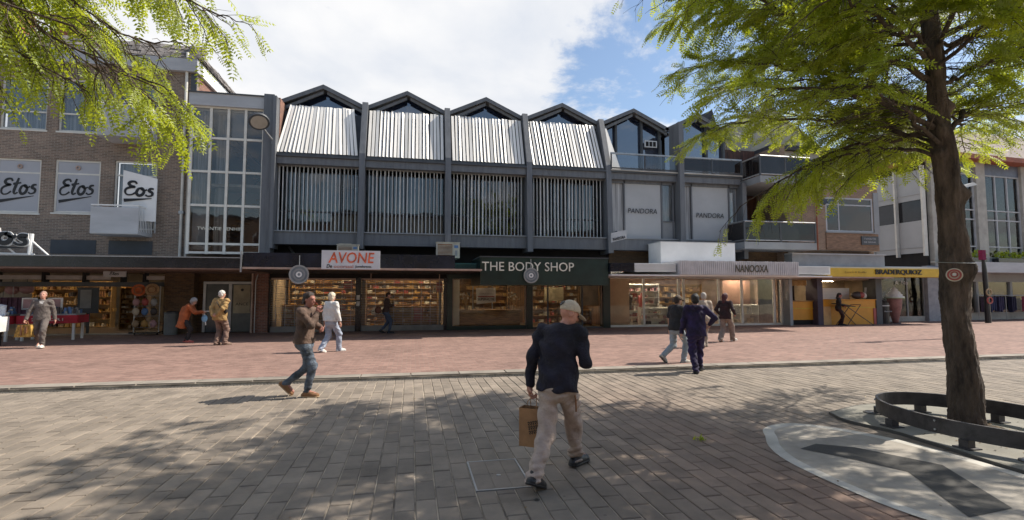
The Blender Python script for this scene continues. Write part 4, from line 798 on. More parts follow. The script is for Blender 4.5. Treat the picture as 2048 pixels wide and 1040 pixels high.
t = thing('projecting_sign', 'small tilted white banner sign hung from the column left of the lettered panels', 'sign', (8.8, 21.0, 4.2)); MB().hexa([(8.72, 20.98, 3.97), (9.46, 20.98, 4.16), (9.46, 20.98, 4.56), (8.72, 20.98, 4.40)], [(8.72, 21.02, 3.97), (9.46, 21.02, 4.16), (9.46, 21.02, 4.56), (8.72, 21.02, 4.40)], M['fascia']).build('board', t)
text('PANDORA', 'lettering', t, (9.1, 20.965, 4.17), .6, .13, M['ink'], depth=.008, up=(-.25, 0, 1), bold=.02); MB().tube([(9.05, 21.75, 4.5), (9.05, 21.0, 4.5)], .025, M['steel'], 6).build('bracket', t)
# round ringed discs hung at the canopy and the green fascia
def hang_disc(label, x, y, z, r=.36):
    t = thing('hanging_disc', label, 'disc', (x, y, z)); MB().disc((x, y, z), (0, -1, 0), r*.88, .06, mat('frosted_grey_disc', (.20, .24, .27), .25, var=.15, vs_=5), 32).build('disc', t)
    for rr, mm in ((r, 'steel'), (r*.62, 'greylt'), (r*.30, 'white')): MB().ring((x, y-.035, z), (0, -1, 0), rr, .05, .05, M[mm], 32).build('ring', t)
    MB().tube([(x, y+.0, z+r), (x, y, z+r+.35)], .012, M['steel'], 6).build('hanger', t)
hang_disc('round grey ringed disc hanging under the canopy left of the AVONE sign', -3.93, 18.88, 2.38, .335); hang_disc('round grey ringed disc hanging in front of the green fascia lettering', 4.67, 19.5, 2.42, .31)
# ------------------------------------------------------------------ recess, tan brick building and kiosk
tb = thing('tan_brick_building', 'tan brick corner building with a wide grey window above the yellow fascia', 'building', (21.5, 22, 0))
rect_wall(18.65, 24.2, 3.9, 7.4, 22.0, 22.35, [(20.95, 23.85, 4.88, 6.68)], bk_tan).build('wall', tb)
box('side_wall', (23.9, 22.35, 3.4), (24.2, 30, 7.4), bk_tan, tb); box('side_wall', (18.66, 22.35, 2.6), (18.95, 27, 9.4), bk_tan, tb)
box('recess_wall', (16.3, 24.3, 3.8), (18.66, 24.5, 9.6), mat('red_brown_timber', (.09, .035, .022), .7, var=.35, vs_=2, stretch=(7, 1, .5)), tb)
box('band', (18.7, 21.8, 3.05), (24.25, 22.9, 3.66), mat('blue_grey_render', (.26, .28, .30), .7, var=.12, vs_=1), tb); box('band_edge', (18.66, 21.74, 3.66), (24.3, 22.3, 3.72), M['fascia'], tb)
box('window_apron', (20.9, 21.95, 3.95), (24.1, 21.998, 4.8), mat('orange_brown_board', (.24, .145, .09), .7, var=.2, vs_=3, stretch=(1, 1, 5)), tb)
wd = window(tb, 20.95, 23.85, 4.88, 6.68, 22.0, M['fascia'], .3, tr=6.3, mull=(21.75,), fw=.08, backm=M['curtain'], sill='greylt'); box('timber_board', (21.85, 22.10, 4.98), (23.7, 22.13, 5.4), mat('yellow_timber_board', (.62, .38, .14), .6), wd)
box('window_side', (23.9, 21.96, 4.3), (24.22, 22.0, 7.0), M['greylt'], tb)
box('coping', (20.7, 21.93, 7.4), (24.25, 22.4, 7.46), M['greylt'], tb)
MB().hexa([(20.0, 21.9, 7.5), (22.6, 21.9, 7.62), (22.6, 23.4, 7.62), (20.0, 23.4, 7.5)], [(20.3, 21.9, 7.55), (21.6, 21.9, 8.15), (21.6, 23.4, 8.15), (20.3, 23.4, 7.55)], M['rooftile']).build('dormer_roof', tb)
box('upper_storey', (19.3, 23.6, 7.4), (24.0, 30, 9.5), M['conc'], tb); box('upper_window', (20.0, 23.55, 7.9), (23.2, 23.595, 9.1), mat('dim_window', (.10, .11, .12), .15), tb); box('upper_eave', (19.0, 23.3, 9.5), (24.2, 30.2, 9.75), M['slate'], tb)
MB().prism([(18.9, 25, 9.76), (24.6, 25, 9.76), (20.2, 25, 12.7)], (0, 5, 0), mat('beige_gable', (.38, .35, .28), .8)).build('rear_gable', tb)
for (x0, x1, z, y0) in ((15.45, 19.42, 3.82, 21.0), (16.4, 19.25, 7.05, 21.0)):
    bl = box('balcony', (x0, y0, z), (x1, 24.3, z+.33), M['greylt'], tb)
    mb = MB(); H_ = z+1.32
    for (a, b) in (((x0+.03, y0+.03), (x1-.03, y0+.03)), ((x0+.03, y0+.03), (x0+.03, 22.6)), ((x1-.03, y0+.03), (x1-.03, 22))): mb.tube([(*a, H_), (*b, H_)], .035, M['steel'], 6); mb.tube([(*a, z+.42), (*b, z+.42)], .025, M['steel'], 6)
    for p in ((x0+.03, y0+.03), ((x0+x1)/2, y0+.03), (x1-.03, y0+.03), (x0+.03, 22.4)): mb.box((p[0]-.04, p[1]-.025, z+.33), (p[0]+.04, p[1]+.025, H_), M['greydk'])
    rl = mb.build('railing', bl)
    box('pane', (x0+.08, y0+.02, z+.45), ((x0+x1)/2-.05, y0+.035, H_-.05), G_dk, rl); box('pane', ((x0+x1)/2+.05, y0+.02, z+.45), (x1-.08, y0+.035, H_-.05), G_dk, rl); box('pane', (x0+.02, y0+.1, z+.45), (x0+.035, 22.3, H_-.05), G_dk, rl)
MB().tube([(20.35, 21.93, 3.9), (20.35, 21.93, 7.4)], .03, M['redtrim'], 6).tube([(20.0, 21.9, 7.35), (20.35, 21.9, 7.35)], .03, M['greydk'], 6).build('downpipe', tb)
t = thing('street_sign', 'small dark sign with faint white lines on the right end of the tan brick wall', 'sign', (23.5, 21.9, 4.4)); box('board', (23.0, 21.9, 4.22), (24.05, 21.94, 4.66), M['greydk'], t); text('TWENTIE', 'lettering', t, (23.5, 21.89, 4.53), .75, .1, M['fascia'], depth=.006); text('DE BRINK', 'lettering', t, (23.5, 21.89, 4.36), .75, .09, M['fascia'], depth=.006)
wall_lamp('round lamp on the tan brick wall by its downpipe', (20.7, 21.98, 6.2), (20.5, 21.6, 6.35), (-.3, -.9, .3), .16)
# kiosk
kk = thing('orange_kiosk', 'snack kiosk with orange counters under a long yellow fascia', 'kiosk', (22, 22.6, 0))
kf = box('yellow_fascia', (20.46, 21.5, 2.54), (28.9, 22.4, 2.97), M['yellow'], kk); text('BRADERQUIOZ', 'lettering', kf, (24.75, 21.47, 2.77), 2.9, .30, M['ink'], depth=.03, bold=.02)
text('Lunch & Koffie', 'faint_lettering', kf, (22.1, 21.47, 2.77), 1.3, .10, mat('faded_olive_lettering', (.32, .22, .03), .6), depth=.01, shear=.2)
box('canopy', (18.6, 21.6, 2.97), (28.9, 23.5, 3.04), M['fascia'], kk); box('soffit', (18.45, 21.55, 2.47), (24.5, 23.4, 2.535), mat('pinkish_soffit', (.42, .32, .30), .6), kk)
for (a, b, y, m_) in ((18.98, 19.15, 22.4, M['greylt']), (20.74, 21.06, 22.5, M['purple']), (24.38, 24.75, 22.5, M['greydk'])): box('pillar', (a, y, .05), (b, 23.3, 2.47), m_, kk)
box('counter_base', (19.2, 22.9, .05), (20.74, 23.3, .3), M['dark'], kk)
c1 = box('counter', (19.2, 22.85, .3), (20.74, 23.25, 1.26), M['orange'], kk); box('counter_top', (19.18, 22.78, 1.26), (20.74, 23.3, 1.31), M['shelf'], c1); box('counter_lip', (19.2, 22.82, .88), (20.74, 22.848, .92), M['yellow'], c1)
c2 = box('counter', (21.08, 22.55, .05), (24.36, 23.1, 1.33), M['orange'], kk); box('counter_top', (21.05, 22.5, 1.33), (24.38, 23.15, 1.37), M['orange'], c2); box('pale_end_panel', (21.08, 22.53, .05), (21.55, 22.548, 1.0), mat('pale_orange_panel', (.62, .38, .16), .6), c2); box('counter_lip', (21.6, 22.52, .92), (24.3, 22.548, .96), M['yellow'], c2); box('red_end_panel', (24.2, 22.52, .05), (24.37, 22.547, .9), gc[3], c2)
box('dark_opening', (19.2, 23.6, 1.3), (20.3, 23.65, 2.1), M['dark'], kk); box('kiosk_wall', (18.9, 24.6, .05), (24.5, 24.7, 3.0), M['interior'], kk); box('kiosk_floor', (18.9, 23.0, .03), (24.5, 24.6, .09), M['floorin'], kk); box('kiosk_side', (18.9, 23.3, .09), (18.97, 24.6, 2.97), M['interior'], kk); box('kiosk_side', (24.5, 23.3, .09), (24.57, 24.6, 2.97), M['interior'], kk); box('kiosk_ceiling', (18.9, 22.9, 2.4), (24.5, 24.7, 2.46), M['interior'], kk)
rs = MB()
for q in range(7): rs.box((21.7, 23.4+.01*(q % 2), 1.38+q*.085), (23.6, 23.44+.01*(q % 2), 1.46+q*.085), M['white'])
rs.build('rolled_shutter', kk)
mb = MB()
for q in range(14): mb.box((19.2+q*.1, 23.05, 2.12+rng.uniform(-.04, 0)), (19.28+q*.1, 23.07, 2.38), M['shelf'])
mb.build('reed_fringe', kk, kind='stuff')
lamp(22.6, 23.9, 2.39, 'ceiling light above the long orange kiosk counter'); lamp(19.9, 23.9, 2.39, 'ceiling light in the small left kiosk opening')
t = thing('patterned_bundle', 'red and white patterned bundle of bags lying on the right end of the orange counter', 'bag', (23.6, 22.85, 1.37)); mb = blob((23.55, 22.85, 1.58), (.36, .2, .21), gc[6], 12); mb.build('dark_bag', t, smooth=True); mb = blob((23.7, 22.72, 1.6), (.17, .1, .16), gc[3], 10); mb.build('red_pouch', t, smooth=True); blob((23.95, 22.85, 1.56), (.16, .14, .18), gc[7], 10).build('white_pouch', t, smooth=True); MB().tube([(24.05, 22.85, 1.7), (24.1, 22.85, 2.0)], .05, gc[5], 8).build('rolled_paper', t)
# folding trestle table, bin, cone display
t = thing('folding_table_frame', 'thin dark folding trestle frame with crossed legs in front of the orange counter', 'trestle', (22.2, 22.0, .045)); mb = MB()
for (a, b) in (((21.75, 21.9, 1.12), (23.2, 21.6, .05)), ((22.85, 22.0, 1.1), (21.9, 21.9, .05)), ((21.75, 22.4, 1.12), (23.0, 22.5, .05)), ((22.6, 22.35, 1.1), (21.7, 22.4, .05)), ((21.75, 21.9, 1.12), (21.75, 22.4, 1.12)), ((22.85, 22.0, 1.1), (22.6, 22.35, 1.1))): mb.tube([a, b], .018, M['plastic_black'], 6)
mb.build('crossed_legs', t); MB().hexa([(21.5, 21.85, 1.15), (22.4, 21.85, 1.0), (22.4, 22.45, 1.0), (21.5, 22.45, 1.15)], [(21.5, 21.85, 1.18), (22.4, 21.85, 1.03), (22.4, 22.45, 1.03), (21.5, 22.45, 1.18)], M['plastic_black']).build('tilted_top', t)
t = thing('wheeled_bin', 'black waste bin with a pale band beside the ice cream cone display', 'bin', (25.15, 22.9, .045)); MB().lathe((25.15, 22.9, .045), [(.0, 0), (.30, 0), (.33, .6), (.33, 1.1), (.0, 1.1)], M['plastic_black'], 20).build('body', t); MB().lathe((25.12, 22.9, 1.145), [(.34, 0), (.34, .04), (.2, .12), (.08, .2), (0, .2)], M['plastic_black'], 20).build('lid', t); MB().ring((25.15, 22.9, 1.02), (0, 0, 1), .345, .02, .05, M['plastic_white'], 24).build('pale_band', t); text('Afval enkel', 'lettering', t, (25.15, 22.55, .72), .5, .07, M['fascia'], depth=.01)
t = thing('ice_cream_cone_display', 'tall dusky pink ice cream cone display with a white swirled top beside the black bin', 'display', (26.0, 22.9, .045)); cm = mat('dusky_pink_cone', (.30, .13, .11), .6, var=.15, vs_=5)
MB().lathe((26.0, 22.9, .075), [(.0, 0), (.13, 0), (.16, .15), (.30, .8), (.36, 1.35), (.34, 1.38), (0, 1.38)], cm, 24).build('cone', t, smooth=True); MB().lathe((26.0, 22.9, 1.455), [(.44, 0), (.46, .05), (.36, .10), (.37, .16), (.27, .24), (.28, .30), (.17, .38), (.16, .44), (.05, .56), (0, .62)], M['plastic_white'], 24).build('swirled_top', t, smooth=True); MB().disc((26.0, 22.9, .06), (0, 0, 1), .25, .03, M['greydk'], 20).build('base', t); MB().ring((26.0, 22.9, 1.44), (0, 0, 1), .47, .06, .04, mat('pale_green_rim', (.5, .62, .42), .5), 24).build('rim', t)
# link shop behind the yellow fascia
lk = thing('corner_shop', 'low glazed shop with ceiling spots behind the ice cream cone display', 'shop', (28, 24.2, 0))
mb = MB(); 
for x in (24.9, 26.6, 28.4, 29.6): mb.box((x-.04, 24.2, .35), (x+.04, 24.28, 2.9), M['greylt'])
mb.box((24.9, 24.2, .05), (29.6, 24.3, .35), M['conc']); mb.box((24.9, 24.2, 2.6), (29.6, 24.3, 2.9), M['greylt']); fr = mb.build('window_frame', lk)
for a, b in ((24.94, 26.56), (26.64, 28.36), (28.44, 29.56)): box('pane', (a, 24.24, .35), (b, 24.248, 2.6), G_shop, fr)
box('side_panel', (29.65, 24.0, .05), (31.2, 24.3, 3.3), mat('grey_blue_panel', (.30, .31, .34), .6), lk); box('back_wall', (24.6, 28, .05), (31, 28.1, 3.2), M['interior'], lk); box('floor', (24.6, 24.3, .03), (31, 28, .09), M['floorin'], lk); box('roof', (24.3, 23.5, 3.05), (31.2, 28.2, 3.2), M['fascia'], lk); box('ceiling', (24.6, 24.3, 2.95), (31, 28, 3.0), M['interior'], lk)
box('inner_doorway', (27.2, 26.5, .1), (28.1, 26.55, 2.0), M['dark'], lk); box('curtain', (28.4, 25.4, .1), (29.4, 25.45, 2.5), M['curtain'], lk); box('display_plinth', (25.4, 25, .09), (27, 25.6, .6), M['offwhite'], lk)
for x in (25.6, 26.6, 27.6): lamp(x, 25, 2.94, 'small bright ceiling spot in the low glazed corner shop', s=(.25, .18), m=glow2, group='ceiling spots in the corner shop')
text('A  No', 'window_lettering', lk, (28.0, 24.18, 2.3), .9, .22, M['plastic_white'], depth=.01)

# ------------------------------------------------------------------ big building on the right
rbd = thing('slate_roof_building', 'large corner building with grey window panels, pale columns and a rust red roof edge', 'building', (31, 24.5, 0))
XR, YR = 30.8, 24.5; d1 = Vector((1, .07, 0)).normalized()
def FP(s, z, o=0): return Vector((XR, YR, 0))+d1*s+Vector((d1.y, -d1.x, 0))*o+Vector((0, 0, z))
def fbox(s0, s1, z0, z1, o0, o1, m, mb=None):
    mb = mb or MB(); return mb.hexa([FP(s0, z0, o1), FP(s1, z0, o1), FP(s1, z0, o0), FP(s0, z0, o0)], [FP(s0, z1, o1), FP(s1, z1, o1), FP(s1, z1, o0), FP(s0, z1, o0)], m)
fbox(0, 26, 2.9, 3.5, -.6, 1.6, M['fascia']).build('canopy', rbd)
mb = MB(); s = 0.25; fbox(0, .5, .05, 9.9, -.4, .08, M['conc'], mb); mb.build('column', rbd)
for i in range(5):
    s0 = .5+i*4.1; s1 = s0+3.3; fbox(s1, s1+.8, 3.5, 9.9, -.4, .10, M['conc']).build('column', rbd)
    mb = MB(); 
    for q in range(4): x = s0+.04+q*(3.3-.08)/3; fbox(x-.04, x+.04, 3.9, 9.2, -.2, -.05, M['fascia'], mb)
    for z in (3.9, 4.6, 6.3, 6.9, 9.15): fbox(s0, s1, z-.035, z+.035, -.195, -.055, M['fascia'], mb)
    wd = mb.build('window', rbd)
    for q in range(3):
        x = s0+.04+q*(3.3-.08)/3
        for z0, z1 in ((3.94, 4.56), (4.64, 6.26), (6.34, 6.86), (6.94, 9.11)): fbox(x+.04, x+(3.22)/3-.04, z0, z1, -.13, -.12, G_haze).build('pane', wd)
    fbox(s0, s1, 3.6, 9.9, -1.3, -1.25, mat('pale_blue_blind', (.46, .49, .53), .8, var=.2, vs_=.6)).build('interior_blind', rbd)
    fbox(s0, s1, 9.2, 9.9, -.3, -.05, mat('blue_grey_band', (.12, .14, .19), .5)).build('head_band', rbd)
    fbox(s0+.1, s1-.1, 3.5, 3.85, .15, .5, M['black']).build('planter_box', rbd); 
V_ = FP
fbox(-.4, 26, 9.9, 10.2, -.4, .75, M['redtrim']).build('gutter', rbd)
MB().hexa([FP(-.4, 10.2, .75), FP(26, 10.2, .75), FP(26, 10.2, -9), FP(-.4, 10.2, -9)], [FP(5.2, 14.2, -5.2), FP(22, 14.2, -5.2), FP(22, 14.2, -5.6), FP(5.2, 14.2, -5.6)], M['rooftile']).build('roof', rbd)
# left flank with the panelled bay windows
box('flank_wall', (30.85, 24.9, 3.3), (31.1, 36, 9.9), M['dark'], rbd); box('flank_gutter', (30.15, 24.2, 9.75), (30.55, 36, 10.0), M['redtrim'], rbd)
MB().hexa([(30.2, 24.2, 10.0), (36, 30, 14.1), (36, 36, 14.1), (30.2, 36, 10.0)][0:4], [(30.3, 24.2, 10.1), (36.05, 30, 14.2), (36.05, 36, 14.2), (30.3, 36, 10.1)], M['slate']).build('flank_roof', rbd)
for i in range(6):
    y0 = 24.75+i*1.75
    for z0, z1 in ((4.15, 6.15), (7.45, 9.3)): box('blind_panel', (30.55, y0, z0), (30.6, y0+1.6, z1), M['panelw'], rbd)
    for z in (4.5, 7.8): box('panel_rail', (30.50, y0, z), (30.548, y0+1.6, z+.04), M['fascia'], rbd)
    box('flank_window', (30.62, y0, 6.17), (30.64, y0+1.6, 7.43), mat('dark_window', (.02, .02, .024), .08), rbd)
    box('mullion', (30.35, y0-.13, 3.95), (30.6, y0-.02, 9.5), M['offwhite'], rbd)
box('flank_wall', (30.64, 24.7, 3.3), (30.85, 36, 9.7), M['dark'], rbd); box('flank_base', (30.9, 24.8, .05), (31.2, 36, 3.3), M['conc'], rbd)
fbox(.5, 24, .05, .5, -.3, 0, M['conc']).build('shop_base', rbd); fbox(.5, 24, 2.4, 2.9, -.3, 0, M['greylt']).build('shop_head', rbd); fbox(.5, 24, .09, 2.9, -4, -3.9, M['interior']).build('shop_back', rbd); fbox(.5, 24, .03, .09, -4, -.3, M['floorin']).build('shop_floor', rbd)
for i in range(8): fbox(.5+i*3, .7+i*3, .5, 2.4, -.25, -.05, M['greylt']).build('shop_mullion', rbd); fbox(.72+i*3, 3.48+i*3, .5, 2.4, -.15, -.14, G_shop).build('shop_pane', rbd)
for i in range(3): fbox(2+i*5, 3.2+i*5, .5, 2.2, -2, -1.9, M['dark']).build('shop_doorway', rbd)
# plants in the planters above the right canopy
for i in range(3):
    s0 = .6+i*4.1; t = thing('planter_shrubs', ('row of green shrubs in the planter nearest the tree trunk above the right canopy', 'row of green shrubs in the second planter above the right canopy', 'row of green shrubs in the planter at the right frame edge')[i], 'shrub', FP(s0+1.6, 3.86, .3)); mb = MB()
    for q in range(260):
        p = FP(s0+rng.uniform(0, 3.1), 3.86+rng.uniform(0, .38), .32+rng.uniform(-.15, .15)); a = rng.normal(size=3)*.07; b = rng.normal(size=3)*.07; mb.add([p, p+Vector(a), p+Vector(a)+Vector(b), p+Vector(b)], [(0, 1, 2, 3)], M['leaf'])
    mb.build('foliage', t, kind='stuff')
# clothes rack and pole on the right
t = thing('clothes_rack', 'long low steel clothes rail outside the right shop', 'clothes rack', (36, 24.4, .045)); mb = MB(); pts = [(33.4, 24.1, 1.55), (40, 24.3, 1.55)]; mb.tube(pts, .025, M['steel'], 6)
for x in (33.5, 35.6, 37.7, 39.8): mb.tube([(x, 24.15, .05), (x, 24.15, 1.55)], .025, M['steel'], 6); mb.tube([(x, 23.85, .06), (x, 24.45, .06)], .02, M['steel'], 6)
mb.build('rail_frame', t)
for i, (x, w_, c, n_) in enumerate(((33.8, .35, (.10, .07, .11), 'plum'), (34.3, .4, (.03, .035, .09), 'navy'), (34.9, .4, (.035, .03, .08), 'dark violet'), (35.9, .35, (.012, .012, .04), 'midnight blue'), (37.0, .45, (.35, .06, .12), 'crimson pink'), (37.5, .35, (.28, .07, .12), 'dull rose'), (38.1, .4, (.03, .03, .03), 'black'), (38.7, .6, (.03, .10, .09), 'dark teal'))):
    mb = MB(); m_ = cloth('garment_'+n_.replace(' ', '_'), c)
    for q in range(5): mb.box((x+q*w_/5, 24.02+.03*(q % 2), .62+rng.uniform(-.1, .1)), (x+(q+.85)*w_/5, 24.25, 1.48), m_)
    mb.tube([(x+w_/2, 24.14, 1.48), (x+w_/2, 24.14, 1.56)], .01, M['steel'], 5); g_ = mb.build('garment', None, label=f'{n_} garment hanging on the long clothes rail at the right', cat='garment', group='garments on the clothes rail')
t = thing('banner_pole', 'slender dark pole with a crimson top behind the tree trunk', 'pole', (31.4, 22.2, .045)); x, y = 31.4, 22.2
MB().tube([(x, y, .04), (x, y, 1.3), (x-.05, y, 3.0), (x-.1, y, 3.7)], [.14, .12, .11, .07], M['plastic_black'], 10).build('pole', t); MB().box((x-.28, y-.1, 3.55), (x-.02, y+.1, 4.1), cloth('crimson_tarp', (.20, .01, .06))).build('crimson_cap', t); MB().ring((x-.02, y-.16, 1.3), (0, -1, 0), .2, .06, .05, gc[3], 16).build('red_wreath', t); MB().ring((x-.02, y-.14, 1.75), (0, -1, 0), .2, .05, .05, gc[9], 16).build('basket_ring', t)
# street lamp hidden behind the trunk, arm and head showing
t = thing('street_lamp', 'slim pole street lamp whose flat head shows right of the tree trunk', 'street lamp', (19.3, 15, .045)); MB().tube([(19.3, 15, .05), (19.3, 15, 4.5), (19.35, 15, 5.4), (20.1, 15, 5.7)], [.09, .07, .055, .04], M['steel'], 10).build('pole', t); MB().hexa([(20.0, 14.85, 5.60), (20.9, 14.85, 5.80), (20.9, 15.15, 5.80), (20.0, 15.15, 5.60)], [(20.1, 14.9, 5.72), (20.8, 14.9, 5.90), (20.8, 15.1, 5.90), (20.1, 15.1, 5.72)], M['greylt']).build('lamp_head', t)

# ------------------------------------------------------------------ houses across the street (seen in the shop glass, throwing light back)
for i, (x0, x1, h, m_, lb) in enumerate(((-26, -9, 9.5, bk_tan, 'tan brick house row across the street behind the camera, left part'), (-9, 8, 10.5, M['conc'], 'pale rendered building across the street behind the camera'), (8, 30, 9, bk_red, 'red brick house across the street behind the camera, right part'))):
    t = thing('opposite_building', lb, 'building', ((x0+x1)/2, -13, 0)); hs = []
    for z in (3.6, 6.6): 
        x = x0+1
        while x < x1-2.2: hs.append((x, x+1.5, z, z+1.8)); x += 2.8
    rect_wall(x0, x1-.01, 0, h, -13.4, -13, hs, m_).build('wall', t)
    mb = MB()
    for hq in hs: mb.box((hq[0], -13.25, hq[2]), (hq[1], -13.2, hq[3]), M['dark']).box((hq[0], -13.2, hq[2]), (hq[0]+.08, -13.05, hq[3]), M['white']).box((hq[0], -13.2, hq[2]-.08), (hq[1], -12.95, hq[2]), M['white'])
    mb.build('window_row', t, kind='stuff'); box('shopfront_band', (x0+.5, -12.98, .2), (x1-.5, -12.9, 2.7), M['interior'], t); box('roof', (x0, -22, h), (x1-.01, -12.7, h+.3), M['slate'], t)

# ------------------------------------------------------------------ round bench rail, slab, ground lights
sl = thing('tree_surround_slab', 'pale raised concrete slab under the round steel rail at the tree', 'slab', (6.9, 5, 0))
pts = [(5.93, 6.28), (5.80, 5.86), (5.92, 5.3), (5.90, 4.92), (5.89, 4.64), (5.86, 4.31), (5.84, 3.9), (5.95, 3.45), (6.4, 3.1), (7.4, 3.0), (8.2, 3.5), (8.5, 4.6), (8.35, 5.8), (7.8, 6.4), (6.9, 6.6)]
pts = [tuple(p) for p in spline(pts+[pts[0]], 4)][:-1]; n = len(pts)
MB().add([(*p, .002) for p in pts]+[(*p, .035) for p in pts], [list(range(n, 2*n))]+[((i+1) % n, i, n+i, n+(i+1) % n) for i in range(n)], M['slabs']).build('slab_top', sl)
mb = MB(); m2 = [(6.9+(p[0]-6.9)*1.012, 4.8+(p[1]-4.8)*1.012) for p in pts]; mb.add([(*p, .037) for p in m2]+[(*p, .037) for p in pts]+[(*p, .001) for p in m2], [(i, (i+1) % n, n+(i+1) % n, n+i) for i in range(n)]+[(i, 2*n+i, 2*n+(i+1) % n, (i+1) % n) for i in range(n)], M['drain']); mb.build('steel_edge', sl)
bn = thing('round_steel_rail', 'low curved dark steel band on short feet circling the tree trunk', 'rail', (6.86, 4.95, .036)); mb = MB(); n = 96; v = []
for i in range(n):
    a = 2*math.pi*i/n; 
    for r_, z in ((0, .13), (-.035, .13), (-.035, .31), (0, .31)): v.append((6.86+(.88+r_)*math.cos(a), 4.97+(1.2+r_)*math.sin(a), z))
f = []
for i in range(n):
    j = (i+1) % n
    for e in range(4): f.append((4*i+e, 4*i+(e+1) % 4, 4*j+(e+1) % 4, 4*j+e))
mb.add(v, f, M['rail']); o = mb.build('steel_band', bn)
for k in range(8):
    a = 2*math.pi*(k+.45)/8; x, y = 6.86+.865*math.cos(a), 4.97+1.185*math.sin(a); MB().box((x-.05, y-.05, .036), (x+.05, y+.05, .13), M['rail']).box((x-.09, y-.09, .036), (x+.09, y+.09, .048), M['rail']).build('foot', bn)
for k in range(6):
    a = 2*math.pi*(k+.1)/6; c_, s_ = math.cos(a), math.sin(a); x, y = 6.86+.886*c_, 4.97+1.206*s_; mb = MB()
    for dz in (.17, .27): mb.disc((x, y, dz), (c_, s_*.75, 0), .012, .014, M['steel'], 8)
    mb.build('bolt', bn, kind='stuff')
pts_s = [(7.10+(.36+.05*math.sin(5*a)+.03*math.sin(11*a))*math.cos(a), 5.32+(.34+.04*math.sin(7*a))*math.sin(a), .039) for a in np.linspace(0, 2*math.pi, 40)[:-1]]
MB().add(pts_s, [list(range(39))], mat('dark_soil', (.06, .045, .03), .95, var=.35, vs_=12, bump=3, bs_=40)).build('soil_opening', sl)
mb = MB()
for q in range(240):
    rr_ = rng.uniform(.15, 1.1); a = rng.uniform(0, 6.28); p = Vector((7.0+rr_*.85*math.cos(a), 5.1+rr_*1.1*math.sin(a), .044)); a = rng.uniform(0, 6.28); s_ = rng.uniform(.008, .024); u = Vector((math.cos(a), math.sin(a), .25))*s_; v_ = Vector((-math.sin(a), math.cos(a), .2))*s_*.6; mb.add([p-u, p+v_, p+u, p-v_], [(0, 1, 2, 3)], mat('dry_leaf', (.16, .10, .04), .8, var=.3))
mb.build('leaf_litter', sl, kind='stuff')
for x, y, lb in ((6.5, 6.12, 'round black ground light at the far left end of the steel rail'), (6.22, 4.05, 'round black ground light at the right frame edge below the steel rail')):
    t = thing('ground_light', lb, 'ground light', (x, y, .036)); MB().disc((x, y, .040), (0, 0, 1), .11, .012, M['plastic_black'], 20).build('lens', t); MB().ring((x, y, .042), (0, 0, 1), .125, .02, .014, M['drain'], 20).build('rim', t)
mb = MB()
for q in range(12): a = q*.5; mb.tube([(7.0+.03*q, 4.7-.02*q, .045), (7.3+.02*q, 4.4, .05), (7.7, 4.1+.03*q, .045)], .008, M['twig'], 4)
mb.build('cable_strands', None, label='thin dark cable strands lying beside the trunk inside the steel rail', cat='cable')
mb = MB()
for q in range(16): p = Vector((3.39+rng.normal()*.03, 5.53+rng.normal()*.045, .005)); a = Vector(rng.normal(size=3)*.018); b = Vector(rng.normal(size=3)*.02); a.z = abs(a.z)+.01; mb.add([p, p+a, p+a+b, p+b], [(0, 1, 2, 3)], M['leaf'])
mb.tube([(3.36, 5.45, .004), (3.39, 5.53, .006), (3.42, 5.62, .004)], .003, M['leaf'], 4); mb.build('small_weed', None, label='small green sprig growing between the pavers right of the man in the cap', cat='plant', kind=None)
mb = MB()
lf = mat('dry_leaf', (.16, .10, .04), .8, var=.3)
for q in range(170):
    p = Vector((rng.uniform(-7, 8), rng.uniform(2.5, 10), .008)); a = rng.uniform(0, 6.28); s_ = rng.uniform(.008, .02); u = Vector((math.cos(a), math.sin(a), .2))*s_; v_ = Vector((-math.sin(a), math.cos(a), .1))*s_*.6; mb.add([p-u, p+v_, p+u, p-v_], [(0, 1, 2, 3)], lf)
mb.build('fallen_leaves', None, label='tiny dry fallen leaves scattered over the grey paving', cat='leaves', kind='stuff')

# ------------------------------------------------------------------ trees
def bez(p0, p1, p2, p3, n): t = np.linspace(0, 1, n)[:, None]; return (1-t)**3*p0+3*(1-t)**2*t*p1+3*(1-t)*t*t*p2+t**3*p3
def np_tube(P, r, n):
    P = np.asarray(P); T = np.gradient(P, axis=0); T /= np.linalg.norm(T, axis=1, keepdims=True)+1e-9; up = np.where(np.abs(T[:, 2:]) < .9, np.array([[0, 0, 1.]]), np.array([[1., 0, 0]]))
    U = np.cross(T, up); U /= np.linalg.norm(U, axis=1, keepdims=True)+1e-9; W = np.cross(T, U); a = np.linspace(0, 2*np.pi, n, endpoint=False)
    V = P[:, None]+(U[:, None]*np.cos(a)[None, :, None]+W[:, None]*np.sin(a)[None, :, None])*np.asarray(r)[:, None, None]
    k = len(P); i, j = np.meshgrid(np.arange(k-1), np.arange(n), indexing='ij'); j2 = (j+1) % n
    return V.reshape(-1, 3), np.stack([i*n+j, i*n+j2, (i+1)*n+j2, (i+1)*n+j], -1).reshape(-1, 4)
class Acc:
    def __init__(s): s.V = []; s.F = []; s.n = 0
    def add(s, V, F): s.V.append(V); s.F.append(F+s.n); s.n += len(V)
    def out(s): return np.concatenate(s.V), np.concatenate(s.F)
def rotv(v, ax, a): return np.array(Matrix.Rotation(a, 3, Vector(ax)) @ Vector(v))
